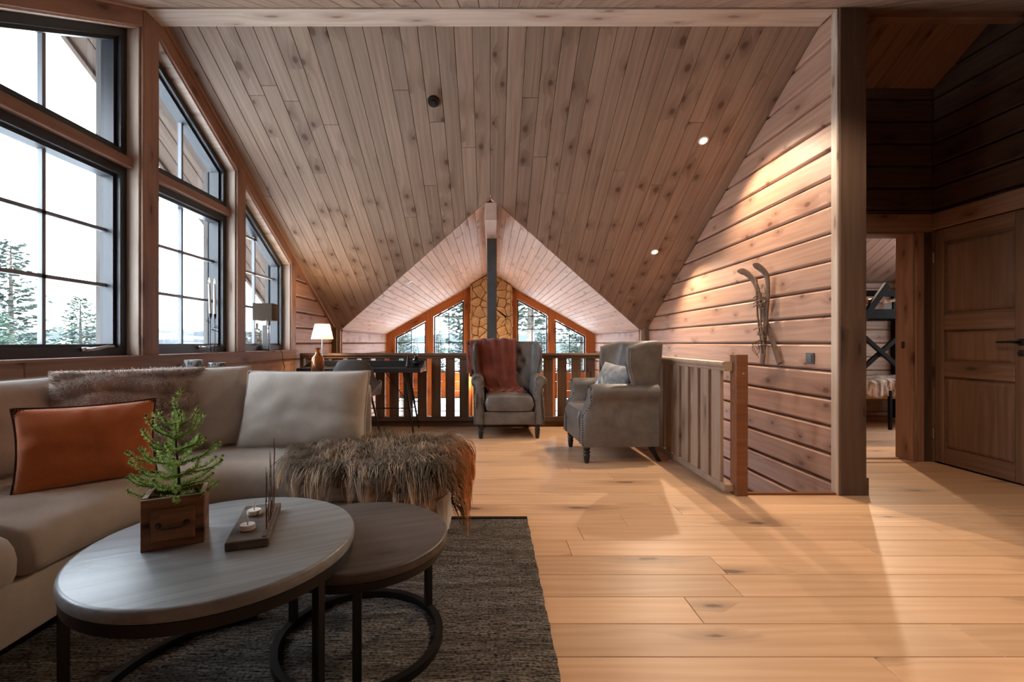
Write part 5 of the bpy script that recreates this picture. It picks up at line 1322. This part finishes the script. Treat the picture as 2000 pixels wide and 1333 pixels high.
# ------------------------------------------------------------------ outdoors
gd = struct('ground', 'snow covered ground around the lodge')
Geo().box((0, 200, -3.3), (1600, 1600, 1.0)).obj('snow_field', M_SNOW, gd)
def hill_mat():
    t = NT('snowy_forest_hill'); co = t.n('TexCoord').outputs['Object']
    n = t.n('TexNoise', None, Vector=t.vmul(co, (.02, .02, .14)), Scale=1., Detail=6, Roughness=.65).outputs['Fac']
    c = t.mix(t.rng(n, .50, .58, 0, 1), lin((70, 76, 80)), lin((140, 143, 146))); t.bsdf(Base_Color=c, Roughness=1., **{'Specular IOR Level': 0.}); return t.m
M_HILL = hill_mat()
def hills(name, label, D, a0, a1, h0, amp, seed, depth=160):
    def P(u, v):
        a = math.radians(a0+(a1-a0)*u); hh = h0+amp*mnoise.noise(V((u*9, seed, 0)))+amp*.35*mnoise.noise(V((u*31, seed, 2)))
        d = D+depth*v; z = -3+ (hh+3)*math.sin(min(1, v*1.1)*pi/2)*(1-.0*v)
        return V((d*math.sin(a), d*math.cos(a), z))
    g = Geo(); g.grid(P, 160, 12); o = g.obj(name, M_HILL, smooth=True); tag(o, label, 'hill'); o['kind'] = 'structure'; return o
hills('hill', 'pale snowy forest hill on the horizon', 420, -100, 45, 14, 9, 1.5)
hills('hill', 'nearer low forest ridge beyond the lodge', 170, -100, 45, 1.5, 3., 4.5, 60)
M_FOL = vcol('spruce_foliage', .8)
M_TRUNK = plain('spruce_trunk', (96, 84, 74), .9, var=.2, nscale=20, bump=.4)
def spruce(label, x, y, h, seed, spread=.26, kind='spruce', zb=-2.85, dens=1.0, start=.12, hue=(.06, .085, .068)):
    r = random.Random(seed); t = thing(kind+'_tree', label, 'tree', (x, y, zb), 0, 'trees outside the windows')
    g = Geo(); g.tube([(0, 0, 0), (.02*h*.1, 0, h*.5), (0, 0, h*.985)], [.022*h, .014*h, .002*h], 8); g.obj('trunk', M_TRUNK, t, smooth=True)
    vs, fs, cs = [], [], []
    nb = int(150*dens)
    for i in range(nb):
        f = start+(1-start)*(i/nb)**.9; z = h*f; a = i*2.399+r.uniform(-.3, .3)
        L = h*spread*(1-f)**.85*r.uniform(.65, 1.15)+.03*h if kind == 'spruce' else h*spread*math.sin(min(1, (f-start)/(1-start)+.12)*pi)**.6*r.uniform(.5, 1.1)
        dr = -.28*(1-f)+.12 if kind == 'spruce' else r.uniform(-.1, .5); d = V((math.cos(a), math.sin(a), 0)); sd = V((-d.y, d.x, 0)); nt_ = max(6, int(19*L/(h*.2)))
        p0 = V((0, 0, z)); 
        def pt(q): return p0+d*L*q+V((0, 0, L*(dr*q+.22*q*q)))
        b = len(vs); w = .0022*h; vs += [pt(0)+sd*w, pt(0)-sd*w, pt(1)]; fs.append((b, b+1, b+2)); cs += [(.06, .05, .04, 1)]*3
        for k in range(nt_):
            q = .12+.88*(k+r.random())/nt_; p = pt(q)
            for s in (-1, 1):
                l = L*.30*(1-.55*q)*r.uniform(.6, 1.2)+.014*h; dd = (sd*s*r.uniform(.6, 1)+d*r.uniform(.3, .9)+V((0, 0, r.uniform(-.55, .15)))).normalized(); e = p+dd*l; ww = d.cross(dd).cross(dd).normalized()*(.011*h)*r.uniform(.6, 1.1)+V((0, 0, .004*h))*r.uniform(-1, 1)
                b = len(vs); m = p.lerp(e, .55); vs += [p, m+ww, e, m-ww]; fs.append((b, b+1, b+2, b+3)); f2 = r.uniform(.6, 1.35); c = (hue[0]*f2, hue[1]*f2, hue[2]*f2, 1); cs += [c]*4
    me = bpy.data.meshes.new('foliage'); me.from_pydata([tuple(v) for v in vs], [], fs); me.update(); me.materials.append(M_FOL)
    at = me.color_attributes.new('Col', 'FLOAT_COLOR', 'POINT'); at.data.foreach_set('color', [x for c in cs for x in c]); o = link('foliage', me, t); o['kind'] = 'stuff'
    return t
spruce('tall sparse spruce nearest the left edge of the big window', -13.6, 12.9, 6.75, 1, .24)
spruce('young bushy spruce in front of the tall one, at the window edge', -11.5, 10.6, 4.6, 2, .30, hue=(.08, .125, .088))
spruce('bushy fir right of the glazing bar in the big window', -14.6, 16.2, 5.55, 3, .30, hue=(.075, .11, .082))
spruce('small spruce between the two larger ones', -20.0, 20.9, 3.9, 4, .26)
spruce('small round topped tree seen behind the square lamp', -11.8, 23.0, 4.9, 5, .2, kind='birch', start=.5, hue=(.06, .075, .06))
spruce('tall bare stemmed pine right of the stone chimney', 1.75, 20.0, 10.5, 6, .16, kind='pine', start=.42, dens=.8, hue=(.07, .085, .065))
spruce('pine left of the stone chimney', -1.15, 21.5, 8.2, 7, .16, kind='pine', start=.3, dens=.9, hue=(.07, .09, .07))
for i, (x, y, h, k, lb) in enumerate(((-4.6, 24, 5.6, 'spruce', 'spruce behind the outer left gable window'), (-3.2, 28, 4.6, 'spruce', 'low spruce between the left gable windows'), (4.4, 22, 6.6, 'birch', 'pale leafy tree behind the outer right gable window'), (3.0, 27, 5.4, 'spruce', 'spruce behind the tall right gable window'), (6.9, 26, 6.6, 'birch', 'pale tree at the right eave of the far gable'), (.2, 30, 4.4, 'spruce', 'low spruce far behind the chimney'), (-5.8, 26, 6.0, 'birch', 'pale tree at the left eave of the far gable'))):
    spruce(lb, x, y, h, 20+i, .24, kind=k, start=.15 if k == 'spruce' else .25, hue=(.085, .11, .088) if k == 'spruce' else (.12, .14, .11))
